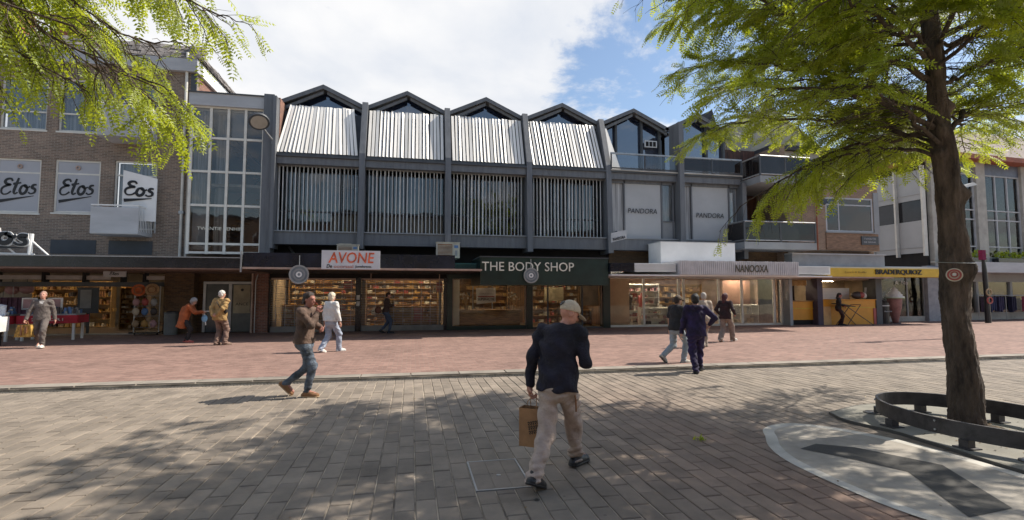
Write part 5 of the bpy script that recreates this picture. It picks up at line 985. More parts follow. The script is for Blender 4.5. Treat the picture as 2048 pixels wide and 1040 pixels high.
# leaf template: paired leaflets along a rachis (x = along, y = side, z = normal)
def leaf_tpl(pairs=5):
    q = []
    for i in range(pairs):
        x = .12+.80*i/(pairs-1); l = .26*(1-.45*abs(i/(pairs-1)-.4)); wd_ = .13
        for s in (-1, 1): q += [(x, 0, 0), (x+wd_*.55+.03, s*l*.5, -.012), (x+.10, s*l, -.05), (x-wd_*.25+.02, s*l*.55, -.02)]
    q += [(.92, -.03, 0), (1.12, -.02, -.03), (1.16, .02, -.05), (.93, .04, 0)]
    return np.array(q)
LT = leaf_tpl()
def make_leaves(P, D, Lg):
    n = len(P); D = D/np.linalg.norm(D, axis=1, keepdims=True); up = np.array([0, 0, 1.])+rng.normal(size=(n, 3))*.45; S = np.cross(up, D); S /= np.linalg.norm(S, axis=1, keepdims=True)+1e-9; Nn = np.cross(D, S)
    V = P[:, None]+(LT[None, :, 0:1]*D[:, None]+LT[None, :, 1:2]*S[:, None]+LT[None, :, 2:3]*Nn[:, None])*Lg[:, None, None]
    return V.reshape(-1, 3), np.arange(n*len(LT)).reshape(-1, 4)
def grow_limb(A, LP, LD, LL, p0, p3, r0, *, arch=.25, sub_gap=.14, sub_len=1.2, start=.12, dens=1., droop=.34, clump=-.75):
    p0, p3 = np.array(p0, float), np.array(p3, float); d = p3-p0; Lg = np.linalg.norm(d); h = d*np.array([1, 1, 0])
    P = bez(p0, p0+h*.3+np.array([0, 0, arch*Lg]), p3-h*.3+np.array([0, 0, arch*.55*Lg]), p3, 18); P[1:-1] += rng.normal(size=(16, 3))*.022*Lg*.4
    rr = np.linspace(r0*.58, .007, 18); A.add(*np_tube(P, rr, 7)); seg = np.linalg.norm(np.diff(P, axis=0), axis=1); cum = np.r_[0, np.cumsum(seg)]; tot = cum[-1]
    s = start*tot; side = 1
    while s < tot:
        f = s/tot; b = np.array([np.interp(s, cum, P[:, k]) for k in range(3)]); t = np.array([np.interp(min(s+.1, tot), cum, P[:, k]) for k in range(3)])-b
        if np.linalg.norm(t) < 1e-4: t = P[-1]-P[-2]
        t /= np.linalg.norm(t); side = -side; ang = side*rng.uniform(.4, 1.25); dd = rotv(t, (0, 0, 1), ang); dd[2] += rng.uniform(-.25, .30); dd /= np.linalg.norm(dd)
        L2 = sub_len*(1.05-.6*f)*rng.uniform(.65, 1.15); u = np.linspace(0, 1, 7)[:, None]; Q = b+dd*L2*u+np.array([0, 0, -droop])*L2*u**2+rng.normal(size=(7, 3))*.012
        A.add(*np_tube(Q, np.linspace(.009, .003, 7), 4)); sq = .12; sd = 1
        while sq < 1.0:
            sd = -sd; bb = np.array([np.interp(sq*6, np.arange(7), Q[:, k]) for k in range(3)]); tt = Q[min(6, int(sq*6)+1)]-Q[int(min(5, sq*6))]; tt /= np.linalg.norm(tt)+1e-9
            dt = rotv(tt, (0, 0, 1), sd*rng.uniform(.35, .95)); dt[2] -= rng.uniform(-.1, .45) if droop > .3 else rng.uniform(-.25, .25); dt /= np.linalg.norm(dt); L3 = rng.uniform(.22, .42)*(1.1-.4*sq)
            W = bb+dt*L3*np.linspace(0, 1, 3)[:, None]+np.array([0, 0, -.22])*L3*np.linspace(0, 1, 3)[:, None]**2; A.add(*np_tube(W, [.004, .003, .002], 3))
            nl = int(dens*L3/.040)
            for q in range(nl):
                g = (q+rng.uniform(.3, 1))/nl; p = W[0]*(1-g)+W[2]*g+np.array([0, 0, .05*L3*g*(1-g)]); ld = dt+rotv(dt, (0, 0, 1), (1 if q % 2 else -1)*rng.uniform(.5, 1.1)); ld[2] -= rng.uniform(.05, .55) if droop > .3 else rng.uniform(-.2, .35); 
                cl = math.sin(p[0]*2.9+1.3*math.sin(p[2]*2.3))+math.sin(p[1]*3.1+2*math.sin(p[0]*1.3))+math.sin(p[2]*3.7+p[0]*1.4)
                if cl < clump+rng.normal()*.5: continue
                LP.append(p); LD.append(ld); LL.append(rng.choice([.09, .13, .17, .21])*rng.uniform(.85, 1.15))
            sq += .095/L2*rng.uniform(.8, 1.25)
        s += sub_gap*rng.uniform(.7, 1.3)
def tree(name, label, base, trunk, radii, limbs, knobs=(), **kw):
    t = thing(name, label, 'tree', base); A = Acc()
    P = np.array(spline(trunk, 14)); r = np.interp(np.linspace(0, 1, len(P)), np.linspace(0, 1, len(radii)), radii); P = np.array([np.interp(np.linspace(0, len(P)-1, 420), np.arange(len(P)), P[:, k]) for k in range(3)]).T; r = np.interp(np.linspace(0, 1, len(P)), np.linspace(0, 1, len(radii)), radii); V, F = np_tube(P, r, 72)
    c = np.repeat(P, 72, axis=0)[:len(V)]; d = V-c; nn = np.linalg.norm(d, axis=1, keepdims=True); th = np.arctan2(d[:, 1], d[:, 0]); z = V[:, 2]
    disp = .06*np.sin(th*3+z*1.7)+.05*np.sin(th*5-z*2.9+1)+.07*np.sin(z*7+th*2)*np.sin(z*3.1)+.05*np.sin(z*4.3+np.sin(th)*1.5)+.022*np.sin(th*15+2.5*np.sin(z*3))+.02*np.sin(th*27+9*np.sin(z*5)+z*4)*np.sin(z*38+th*3)+.02*np.sin(z*23+2*np.sin(th*4))+.02*rng.normal(size=len(V))*.6+.5*np.exp(-np.maximum(z, 0)/.13)*.30
    for (kx, kz, kr, ka) in knobs: disp += 1.5*ka*np.exp(-((np.mod(th-kx+np.pi, 2*np.pi)-np.pi)**2/.25+(z-kz)**2/kr**2))
    V = c+d*(1+disp[:, None]); npmesh('trunk', V, F, M['bark'], t)
    LP, LD, LL = [], [], []
    for (zz_, tip, r0, *o) in limbs:
        i = np.argmin(abs(P[:, 2]-zz_)); grow_limb(A, LP, LD, LL, P[i], tip, r0, **{**kw, **(o[0] if o else {})})
    V, F = A.out(); npmesh('branches', V, F, M['twig'] if False else M['bark'], t)
    V, F = make_leaves(np.array(LP), np.array(LD), np.array(LL)); npmesh('foliage', V, F, M['leaf'], t, smooth=False, kind='stuff'); print(name, 'leaves', len(LP)); return t
trunk1 = [(7.14, 5.35, 0.0), (7.10, 5.35, .87), (7.05, 5.35, 1.5), (7.04, 5.35, 2.32), (7.02, 5.35, 3.33), (6.95, 5.35, 4.01), (6.93, 5.35, 4.7), (6.92, 5.38, 5.5), (6.95, 5.4, 6.8), (7.0, 5.4, 8.2), (7.0, 5.4, 9.6)]
lo = dict(arch=.14, clump=-.3, dens=1.5, droop=.24); hi = dict(arch=.12, clump=.45, dens=2.3, droop=.22)
limbs1 = [(4.6, (3.6, 6.1, 5.85), .075, lo), (4.3, (4.5, 7.6, 5.52), .07, lo), (3.9, (3.75, 5.5, 4.3), .07, lo), (3.8, (5.5, 8.6, 4.80), .065, lo), (3.6, (5.35, 7.1, 3.25), .06, dict(arch=.30)), (3.5, (5.35, 6.3, 3.42), .05, dict(arch=.25)), (4.2, (5.7, 8.2, 5.50), .05, lo), (3.9, (6.9, 7.8, 4.82), .05, lo), (3.7, (7.6, 7.0, 3.97), .05, dict(arch=.25)), (4.2, (8.9, 8.7, 4.92), .06, lo), (3.7, (5.0, 4.9, 4.22), .05, lo),
 (4.0, (11.0, 8, 4.60), .07, lo), (3.9, (10.2, 6.6, 4.70), .07, lo), (4.5, (9.7, 6, 5.3), .06, lo), (4.9, (6.6, 8.9, 6.5), .06, hi), (4.8, (4.0, 4.4, 5.0), .06, hi), (5.2, (9.6, 4.0, 5.6), .06, hi), (5.0, (5.4, 2.2, 5.9), .06, hi), (4.9, (8.5, 2.0, 6.0), .05, hi),
 (6.0, (3.3, 4.2, 7.2), .06, hi), (6.0, (4.2, 8.2, 7.3), .06, hi), (6.3, (10.4, 7.4, 7.4), .06, hi), (6.5, (7.2, 1.6, 7.6), .05, hi), (7.2, (4.4, 3.2, 8.6), .05, hi), (7.4, (4.5, 6.9, 9.0), .05, hi), (7.6, (8.6, 7.8, 9.2), .05, hi), (8.2, (6.0, 5.2, 10.6), .05, hi), (8.0, (9.2, 4.2, 9.6), .05, hi), (5.6, (7.4, 9.2, 7.6), .05, hi)]
def more(limbs, n, zr, rr, tz, seed, cx_, cy_):
    q = np.random.default_rng(seed)
    for i in range(n):
        a = 2*math.pi*(i+q.uniform(-.3, .3))/n; z = q.uniform(*zr); r_ = q.uniform(*rr); limbs.append((z, (cx_+r_*math.cos(a), cy_+r_*math.sin(a), z+q.uniform(*tz)), .05, dict(arch=.1, dens=2.4, clump=.5)))
more(limbs1, 9, (5.6, 6.4), (3.2, 4.4), (.5, 1.2), 3, 7, 5.4); more(limbs1, 8, (6.8, 8.2), (2.6, 3.6), (.6, 1.4), 4, 7, 5.4); more(limbs1, 7, (4.6, 5.2), (2.0, 3.0), (.4, .9), 5, 7, 5.4)
tree('street_tree', 'yellow-green tree with a knobbly dark trunk rising inside the round steel rail', (7.14, 5.35, 0), trunk1, [.178, .162, .150, .152, .135, .115, .105, .095, .08, .06, .04], limbs1, knobs=((-.6, 3.05, .10, .45), (3.4, 3.6, .08, .35), (-.4, 4.25, .09, .6), (-1.2, 2.05, .12, .35), (.1, 1.75, .10, .35), (3.3, 2.1, .12, .25), (-2.4, 3.9, .1, .3)), dens=1.15)
trunk2 = [(-8.2, 2.0, 0), (-8.1, 2.0, 1.5), (-7.9, 2.1, 3), (-7.6, 2.2, 4.6), (-7.4, 2.3, 6.2), (-7.3, 2.3, 8)]
limbs2 = [(4.6, (-2.1, 6.0, 4.85), .07, dict(arch=.18, start=.5)), (4.8, (-2.1, 5.0, 5.10), .06, dict(arch=.18, start=.5)), (4.0, (-2.45, 6.0, 3.70), .06, dict(arch=.24, start=.45)), (4.0, (-2.4, 5.2, 3.70), .055, dict(arch=.24, start=.45)), (3.9, (-3.1, 6.3, 4.10), .06, dict(arch=.2, start=.4)), (3.7, (-3.15, 5.5, 3.75), .055, dict(dens=.6, sub_len=.6, arch=.25, start=.4)), (3.6, (-3.4, 5.0, 4.05), .05, dict(dens=.6, sub_len=.6, arch=.16, start=.4)), (3.5, (-3.9, 5.6, 3.85), .05, dict(dens=.6, sub_len=.6, arch=.16, start=.4)), (5.0, (-2.7, 7.0, 5.40), .06, dict(arch=.15, start=.4)), (4.8, (-3.3, 7.0, 4.70), .06, dict(arch=.15, start=.4)), (4.5, (-3.5, 4.8, 4.70), .05, dict(dens=.6, sub_len=.6, arch=.12, start=.4)), (4.9, (-3.9, 6.8, 5.20), .05, dict(arch=.12, start=.4)), (4.4, (-2.6, 5.6, 4.30), .05, dict(arch=.16, start=.45)), (5.2, (-4.3, 7.6, 5.80), .05, dict(arch=.12, start=.4)), (5.8, (-10.5, 4.4, 6.60), .05, dict(arch=.12, start=.4)), (6.2, (-6.0, -.5, 7.20), .05, dict(arch=.1, start=.4)), (6.6, (-8.5, 4.5, 8.20), .05, dict(arch=.1, start=.4))]
tree('street_tree', 'tree outside the left edge whose feathery green branches hang over the script-lettered blinds', (-8.2, 2.0, 0), trunk2, [.22, .20, .18, .15, .11, .06], limbs2, dens=1.2, sub_len=.95, droop=.45)
t = thing('round_badge', 'round red and cream badge fixed to the tree trunk with a wire', 'badge', (6.86, 5.12, 1.98)); MB().disc((6.845, 5.195, 1.98), (-.8, -.6, 0), .085, .03, mat('cream_badge', (.55, .52, .40), .4), 28).build('plate', t); MB().ring((6.829, 5.183, 1.98), (-.8, -.6, 0), .072, .02, .012, gc[3], 26).ring((6.829, 5.183, 1.985), (-.8, -.6, .1), .04, .014, .014, gc[3], 20).build('red_swirl', t); MB().disc((6.822, 5.177, 1.985), (-.8, -.6, 0), .018, .012, gc[7], 14).build('centre', t)
mb = MB(); mb.tube([(7.04+.225*math.cos(a), 5.35+.225*math.sin(a), 2.15+.02*math.sin(a)) for a in np.linspace(0, 6.2, 26)], .005, M['steel'], 5); mb.build('tie_wire', t)
# ------------------------------------------------------------------ people: smooth-union distance fields meshed with surface nets
class SDF:
    def __init__(s, lo, hi, vox):
        s.lo = np.array(lo, float); s.vox = vox; s.n = np.ceil((np.array(hi)-s.lo)/vox).astype(int)+1; s.a = np.full(s.n, .5, np.float32)
        s.ax = [s.lo[i]+np.arange(s.n[i])*vox for i in range(3)]
    def sub(s, lo, hi):
        i0 = np.maximum(((np.array(lo)-s.lo)/s.vox).astype(int), 0); i1 = np.minimum(((np.array(hi)-s.lo)/s.vox).astype(int)+2, s.n)
        if (i1 <= i0).any(): return None, None
        sl = tuple(slice(a, b) for a, b in zip(i0, i1)); return sl, np.stack(np.meshgrid(*[s.ax[k][sl[k]] for k in range(3)], indexing='ij'), -1)
    def put(s, lo, hi, fn, k, op='u'):
        pad = k+.03; sl, P = s.sub(np.array(lo)-pad, np.array(hi)+pad)
        if sl is None: return
        b = fn(P).astype(np.float32); a = s.a[sl]
        if op == 'u': h = np.clip(.5+.5*(a-b)/k, 0, 1); s.a[sl] = a+(b-a)*h-k*h*(1-h)
        elif op == 's': s.a[sl] = np.maximum(a, -b)
    def cap(s, a, b, ra, rb, k=.02, sq=None):
        a, b = np.array(a, float), np.array(b, float); ab = b-a; L2 = ab@ab+1e-9; rm = max(ra, rb)*(1.5 if sq is not None else 1)
        def fn(P):
            t = np.clip(((P-a)@ab)/L2, 0, 1); d = P-a-t[..., None]*ab
            if sq is not None: d = d@sq
            return np.sqrt((d*d).sum(-1))-(ra+(rb-ra)*t)
        s.put(np.minimum(a, b)-rm, np.maximum(a, b)+rm, fn, k)
    def ell(s, c, r, Rm=None, k=.02, op='u', ext=None):
        c = np.array(c, float); r = np.array(r, float); Rm = np.eye(3) if Rm is None else Rm; m = r.max()
        def fn(P): q = (P-c)@Rm; k0 = np.sqrt(((q/r)**2).sum(-1)); k1 = np.sqrt(((q/r**2)**2).sum(-1))+1e-6; return k0*(k0-1)/k1
        s.put(c-m, c+m, fn, k, op)
    def cut(s, c, n):   # keep side where (p-c).n < 0
        c = np.array(c, float); n = np.array(n, float)/np.linalg.norm(n); X = (s.ax[0]-c[0])[:, None, None]*n[0]+(s.ax[1]-c[1])[None, :, None]*n[1]+(s.ax[2]-c[2])[None, None, :]*n[2]; s.a = np.maximum(s.a, X.astype(np.float32))
    def folds(s, fn):
        i = np.nonzero(np.abs(s.a) < s.vox*3+.012); P = np.stack([s.ax[k][i[k]] for k in range(3)], -1); s.a[i] += fn(P)
    def mesh(s):
        a = s.a; ins = a < 0; c = np.zeros(np.array(a.shape)-1, np.int8)
        for dx in (0, 1):
            for dy in (0, 1):
                for dz in (0, 1): c += ins[dx:a.shape[0]-1+dx, dy:a.shape[1]-1+dy, dz:a.shape[2]-1+dz]
        act = (c > 0) & (c < 8); idx = np.argwhere(act)
        if len(idx) == 0: return None
        ids = np.full(act.shape, -1, np.int32); ids[act] = np.arange(len(idx)); S = np.zeros((len(idx), 3)); W = np.zeros(len(idx)); cr = [(x, y, z) for x in (0, 1) for y in (0, 1) for z in (0, 1)]
        for p in cr:
            for ax in range(3):
                if p[ax]: continue
                q = list(p); q[ax] = 1; va = a[idx[:, 0]+p[0], idx[:, 1]+p[1], idx[:, 2]+p[2]]; vb = a[idx[:, 0]+q[0], idx[:, 1]+q[1], idx[:, 2]+q[2]]; m = (va < 0) != (vb < 0); t = np.where(m, va/(va-vb+1e-12), 0)
                e = np.tile(np.array(p, float), (len(idx), 1)); e[:, ax] += t; S[m] += e[m]; W[m] += 1
        V = s.lo+(idx+S/W[:, None])*s.vox; Fs = []
        for ax in range(3):
            u, v = (ax+1) % 3, (ax+2) % 3; sl0 = [slice(1, -1)]*3; sl0[ax] = slice(0, -1); sl1 = list(sl0); sl1[ax] = slice(1, None)
            A_, B_ = ins[tuple(sl0)], ins[tuple(sl1)]; e = np.argwhere(A_ != B_)
            if len(e) == 0: continue
            fl = A_[tuple(e.T)]; off = np.ones(3, int); off[ax] = 0; e = e+off; q = []
            for du, dv in ((-1, -1), (0, -1), (0, 0), (-1, 0)): g = e.copy(); g[:, u] += du; g[:, v] += dv; q.append(ids[tuple(g.T)])
            q = np.stack(q, -1); q[~fl] = q[~fl][:, ::-1]; Fs.append(q)
        F = np.concatenate(Fs); return V, F[(F >= 0).all(1)]
def ik(a, b, l1, l2, hint):
    a, b, hint = (np.array(x, float) for x in (a, b, hint)); d = b-a; D = np.linalg.norm(d); 
    if D > (l1+l2)*.995: b = a+d/D*(l1+l2)*.995; d = b-a; D = np.linalg.norm(d)
    u = d/D; x = (l1*l1-l2*l2+D*D)/(2*D); h = math.sqrt(max(l1*l1-x*x, 0)); p = hint-u*(hint@u); p /= np.linalg.norm(p)+1e-9; return a+u*x+p*h, b
def rotm(yaw=0, pitch=0, roll=0): return np.array(Matrix.Rotation(yaw, 3, 'Z') @ Matrix.Rotation(pitch, 3, 'X') @ Matrix.Rotation(roll, 3, 'Y'))
SKIN_OLD = M['skin']
def person(label, loc, heading, H, ps, lk, vox=.011, group=None):
    """local frame: faces +Y, right hand is +X"""
    t = thing('person', label, 'person', loc, -R(heading), group); S = H/1.75; g = lambda k, d=None: ps.get(k, d); gl = lambda k, d=None: lk.get(k, d)
    bulk = gl('bulk', 1.); lean = g('lean', .04); side = g('side', 0.); pel = np.array([0, g('py', 0.), g('pz', .90)*S]); up = np.array([math.sin(side), math.sin(lean), math.cos(lean)*math.cos(side)]); tw = rotm(g('twist', 0)); fw = tw@np.array([0, 1, 0]); rt = tw@np.array([1, 0, 0])
    chest = pel+up*.36*S; neck = pel+up*.555*S+fw*g('hunch', 0.)*S; sh = {1: chest+up*.135*S+rt*.185*S*gl('shw', 1)+fw*g('hunch', 0)*S, -1: chest+up*.135*S-rt*.185*S*gl('shw', 1)+fw*g('hunch', 0)*S}
    hip = {s: pel+np.array([s*.088*S, 0, 0]) for s in (1, -1)}
    HR = rotm(g('hyaw', 0), g('hpitch', 0), g('hroll', 0)); hc = neck+HR@np.array([0, .022, .145])*S
    ank, knee, toe, wri, elb, hR = {}, {}, {}, {}, {}, {}
    for s, nm in ((1, 'R'), (-1, 'L')):
        f = g('foot'+nm, (s*.10, 0, .085, 0, 0)); ank[s] = np.array([f[0], f[1], f[2]])*np.array([1, 1, S]); knee[s], ank[s] = ik(hip[s], ank[s], .435*S, .425*S, np.array([s*.10+(f[5] if len(f) > 5 else 0), 1, 0]))
        yaw, pit = -f[3], f[4]; toe[s] = np.array([math.sin(-yaw)*math.cos(pit), math.cos(yaw)*math.cos(pit), -math.sin(pit)])
        w = g('hand'+nm, (s*.27, .05, .78)); wri[s] = np.array(w[:3], float)*S; elb[s], wri[s] = ik(sh[s], wri[s], .285*S, .255*S, np.array(g('elb'+nm, (s*.5, -1, -.2))))
    r = .9
    def limbs(B, k=.03, ra=1., arms=True, legs=True, torso=True, long=1.):
        if torso:
            B.cap(pel+up*.02*S, chest, .118*S*ra, .128*S*ra, .05, sq=SQ); B.cap(chest, chest+up*.10*S, .135*S*ra, .12*S*ra, .05, sq=SQ)
            for s in (1, -1): B.cap(chest+up*.12*S, sh[s]-up*.01, .062*S*ra, .055*S*ra, .05)
        for s in (1, -1):
            if legs: B.cap(hip[s], knee[s], .082*S*ra, .055*S*ra, k); B.cap(knee[s], ank[s], .052*S*ra, .036*S*ra, k); B.ell(knee[s]*.72+ank[s]*.28-np.array([0, .018, 0]), (.052*S*ra,)*3, k=.04)
            if arms: B.cap(sh[s], elb[s], .050*S*ra, .040*S*ra, k); B.cap(elb[s], wri[s], .040*S*ra, .027*S*ra, k)
    th_ = g('twist', 0); dep = .60; SQ = rotm(th_)@np.diag([1/1.16, 1/.80, 1.0])
    pts = [hc, *ank.values(), *wri.values(), *knee.values(), *elb.values(), pel]; lo = np.min(pts, 0)-np.array([.30, .30, .12])*S; hi = np.max(pts, 0)+np.array([.30, .30, .22])*S
    lo[2] = max(lo[2], -.03)
    # body
    B = SDF(lo, hi, vox); limbs(B, ra=.86)
    B.cap(neck-up*.05*S, hc-np.array([0, 0, .05])*S, .058*S, .052*S, .03); HS = S*.96
    B.ell(hc+HR@np.array([0, -.012, .022])*HS, np.array([.076, .096, .100])*HS, HR, .02); B.ell(hc+HR@np.array([0, .028, -.035])*HS, np.array([.060, .066, .078])*HS, HR, .025); B.ell(hc+HR@np.array([0, .050, -.085])*HS, np.array([.034, .032, .026])*HS, HR, .02)
    B.cap(hc+HR@np.array([0, .088, .012])*HS, hc+HR@np.array([0, .108, -.022])*HS, .009*HS, .014*HS, .012); B.cap(hc+HR@np.array([-.022, .082, -.055])*HS, hc+HR@np.array([.022, .082, -.055])*HS, .009*HS, .009*HS, .008)
    for s in (1, -1):
        B.ell(hc+HR@np.array([s*.077, -.008, -.012])*HS, np.array([.011, .021, .033])*HS, HR, .006); B.ell(hc+HR@np.array([s*.031, .098, .012])*HS, np.array([.018, .016, .012])*HS, HR, .004, 's'); B.cap(hc+HR@np.array([s*.012, .088, .034])*HS, hc+HR@np.array([s*.048, .078, .034])*HS, .008*HS, .007*HS, .01)
        B.cap(ank[s], ank[s]+toe[s]*.15*S-np.array([0, 0, .035*S]), .036*S, .028*S, .02)
        # hand: palm, four fingers, thumb
        fd = wri[s]-elb[s]; fd /= np.linalg.norm(fd); hd = g('hdir'+('R' if s > 0 else 'L')); hd = fd if hd is None else np.array(hd, float)/np.linalg.norm(hd); pn = np.array(g('palm'+('R' if s > 0 else 'L'), (-s, .1, 0)), float); pn -= hd*(pn@hd); pn /= np.linalg.norm(pn)+1e-9; ac = np.cross(pn, hd)*(1 if s > 0 else -1)
        curl = g('curl'+('R' if s > 0 else 'L'), .5); p0 = wri[s]+hd*.02*S; B.cap(wri[s], p0+hd*.03*S, .027*S, .030*S, .012)
        for q in range(4):
            o_ = ac*(.030-.020*q)*S; m_ = p0+hd*.075*S+o_; B.cap(p0+o_*.8, m_, .013*S, .011*S, .012); L_ = (.040, .046, .043, .034)[q]*S; a1 = curl*.8; d1_ = hd*math.cos(a1)+pn*math.sin(a1); a2 = curl*1.9; d2_ = hd*math.cos(a2)+pn*math.sin(a2); a3 = curl*2.8; d3_ = hd*math.cos(a3)+pn*math.sin(a3)
            j1 = m_+d1_*L_; j2 = j1+d2_*L_*.65; j3 = j2+d3_*L_*.5; rf = max(.0082*S, vox*.62); B.cap(m_, j1, rf*1.1, rf, .003); B.cap(j1, j2, rf, rf*.95, .003); B.cap(j2, j3, rf*.95, rf*.85, .003)
        td = hd*.55+ac*.75+pn*.35; td /= np.linalg.norm(td); k1 = p0+ac*.022*S+td*.045*S; B.cap(p0+ac*.018*S, k1, .014*S, .011*S, .008); B.cap(k1, k1+(hd*.8+pn*.6)*.035*S, .011*S, max(.009*S, vox*.6), .004)
    V, F = B.mesh(); npmesh('body', V, F, gl('skin', M['skin']), t, local=True)
    for s in (1, -1): blob(tuple(hc+HR@np.array([s*.031, .083, .012])*HS), (.010*HS,)*3, M['ink'], 8); mb = blob(tuple(hc+HR@np.array([s*.031, .086, .012])*HS), (.009*HS,)*3, M['ink'], 8); mb.local = True; mb.build('eye', t, smooth=True)
    w1, w2, w3 = rng.uniform(0, 6, 3)
    def fold(A, dens=1.): return lambda P: 1.35*A*(np.sin(P[:, 2]*62*dens+3.2*np.sin(P[:, 0]*13+w1)+2.6*np.sin(P[:, 1]*11+w2)+2*np.sin(P[:, 2]*9))*(.45+.55*np.sin(P[:, 2]*7.1+P[:, 0]*9+w3))+.7*np.sin(P[:, 2]*27+P[:, 0]*31+P[:, 1]*22+w2))
    # trousers
    tr = gl('trousers'); B = SDF(lo, hi, vox); kb = gl('tbulk', 1.); sh_ = gl('shorts', False)
    for s in (1, -1):
        B.cap(hip[s]+up*.01, knee[s], .098*S*bulk, .070*S*kb, .03); 
        if not sh_: B.cap(knee[s], ank[s]-(knee[s]-ank[s])*.06, .069*S*kb, .052*S*kb*gl('flare', 1), .03)
        else: B.cap(knee[s], knee[s]+(ank[s]-knee[s])*.10, .074*S*kb, .08*S*kb, .02)
    B.cap(pel-up*.02, pel+up*.12*S, .122*S*bulk, .118*S*bulk, .05, sq=SQ); B.ell(pel-up*.04*S-np.array([0, .035, 0])*S, np.array([.13*bulk, .115, .12])*S, None, .05)
    B.cut(pel+up*.15*S, up); B.folds(fold(.0042*gl('wr', 1), .8)); 
    for s in (1, -1): pass
    B.folds(lambda P: .006*gl('wr', 1)*np.exp(-np.maximum(P[:, 2]-.12, 0)/.10)*np.sin(P[:, 2]*95+2.5*np.sin(P[:, 0]*17+w2)+2*np.sin(P[:, 1]*14))); V, F = B.mesh(); npmesh('trousers' if not sh_ else 'shorts', V, F, tr, t, local=True)
    # jacket / shirt
    tp = gl('top'); B = SDF(lo, hi, vox); jb = gl('jbulk', 1.)*bulk; hem = gl('hem', .02)
    B.cap(pel-up*(hem+.06)*S, chest, (.150 if hem < .2 else .175)*S*jb, .140*S*jb, .05, sq=SQ); B.cap(chest, chest+up*.09*S, .142*S*jb, .118*S*jb, .06, sq=SQ)
    for s in (1, -1):
        B.cap(hip[s]-up*(hem+.04)*S, hip[s]+up*.08*S+(chest-pel)*.25, .110*S*bulk*max(1, jb/bulk*.98), .100*S*bulk, .05); B.cap(chest+up*.135*S, sh[s], .062*S*jb, .060*S*jb, .05); B.cap(neck-up*.02*S, sh[s]-rt*s*.02*S, .050*S, .050*S*jb, .04); sl = gl('sleeve', 1.); B.cap(sh[s], elb[s] if sl > .5 else sh[s]+(elb[s]-sh[s])*.75, .066*S*jb, .056*S*jb if sl > .5 else .066*S, .03)
        if sl > .5: B.cap(elb[s], wri[s]-(wri[s]-elb[s])*.03, .056*S*jb, .043*S*jb, .025)
    B.cap(neck-up*.07*S, neck-up*.01*S+fw*.0, .078*S, .066*S, .03)
    if gl('hood'): B.ell(neck-fw*.075*S-up*.02*S, np.array([.125, .085, .075])*S, tw, .035)
    B.ell(pel+up*.02*S-np.array([0, .030, 0])*S, np.array([.155*bulk, .140*bulk, .13+hem])*S, None, .06); B.cut(pel-up*hem*S, -up); B.cut(neck+up*.02*S, up); B.folds(fold(.0036*gl('wr', 1), .62)); V, F = B.mesh(); npmesh(gl('tname', 'jacket'), V, F, tp, t, local=True)
    # shoes
    for s in (1, -1):
        B = SDF(ank[s]-.28, ank[s]+.28, vox*.8); to = toe[s]; lt = np.cross(to, [0, 0, 1.]); lt /= np.linalg.norm(lt); nu = np.cross(lt, to); heel = ank[s]-to*.045*S-nu*.055*S; tipp = ank[s]+to*.165*S-nu*.058*S
        sq = np.eye(3)*0; Rm = np.stack([lt, to, nu], -1); sqm = Rm@np.diag([.92, 1, 1.35])
        B.cap(heel, tipp, .046*S, .050*S, .02, sq=Rm@np.diag([.95, 1, 1.12])); B.cap(ank[s]-nu*.02*S, ank[s]+to*.10*S-nu*.035*S, .046*S, .040*S, .03); B.cap(ank[s]+nu*.012*S, ank[s]-nu*.04*S, .047*S, .048*S, .02); B.cut(ank[s]-nu*.085*S, -nu); V, F = B.mesh(); sh_o = npmesh('shoe', V, F, gl('shoes'), t, local=True)
        B = SDF(ank[s]-.28, ank[s]+.28, vox*.8); B.cap(heel, tipp, .051*S, .055*S, .01, sq=Rm@np.diag([.92, 1, .8])); B.cut(ank[s]-nu*.085*S, -nu); B.cut(ank[s]-nu*.066*S, nu); V, F = B.mesh(); npmesh('sole', V, F, gl('sole', gl('shoes')), sh_o, local=True)
    # hair or cap
    hv = min(vox, .010)
    if gl('hair') is not None:
        B = SDF(hc-.42, hc+.2, hv); hb = gl('hb', 1.); B.ell(hc+HR@np.array([0, -.022, .030])*HS, np.array([.087, .104, .105])*HS*hb, HR, .01); B.ell(hc+HR@np.array([0, -.05, -.035])*HS, np.array([.080, .062, .07])*HS*hb, HR, .03)
        if gl('long'): B.cap(hc+HR@np.array([0, -.06, 0])*HS, hc+HR@np.array([0, -.085, -.19])*HS, .082*HS, .07*HS, .03)
        if gl('bun'): B.ell(hc+HR@np.array([0, -.10, .07])*HS, np.array([.05, .05, .05])*HS, HR, .015)
        B.cut(hc+HR@np.array([0, gl('hairline', .055), .03])*HS, HR@np.array([0, 1., -.72])); 
        B.folds(lambda P: .0028*np.sin(P[:, 0]*95+P[:, 2]*60)+.0022*np.sin(P[:, 1]*120+P[:, 2]*33+1)); V, F = B.mesh(); npmesh('hair', V, F, gl('hair'), t, local=True)
    if gl('cap') is not None:
        B = SDF(hc-.2, hc+.26, hv); B.ell(hc+HR@np.array([0, -.012, .035])*HS, np.array([.090, .109, .100])*HS, HR, .01); B.cut(hc+HR@np.array([0, 0, .024])*HS, HR@np.array([0, .28, -1.])); V, F = B.mesh(); co = npmesh('cap', V, F, gl('cap'), t, local=True)
        B = SDF(hc-.2, hc+.28, .006); B.ell(hc+HR@np.array([0, .115, .030])*HS, np.array([.075, .078, .010])*HS, HR@rotm(0, -.18), .01); V, F = B.mesh(); npmesh('brim', V, F, gl('cap'), co, local=True); mb = blob(tuple(hc+HR@np.array([0, -.012, .135])*HS), (.008,)*3, gl('cap'), 8); mb.local = True; mb.build('cap_button', co)
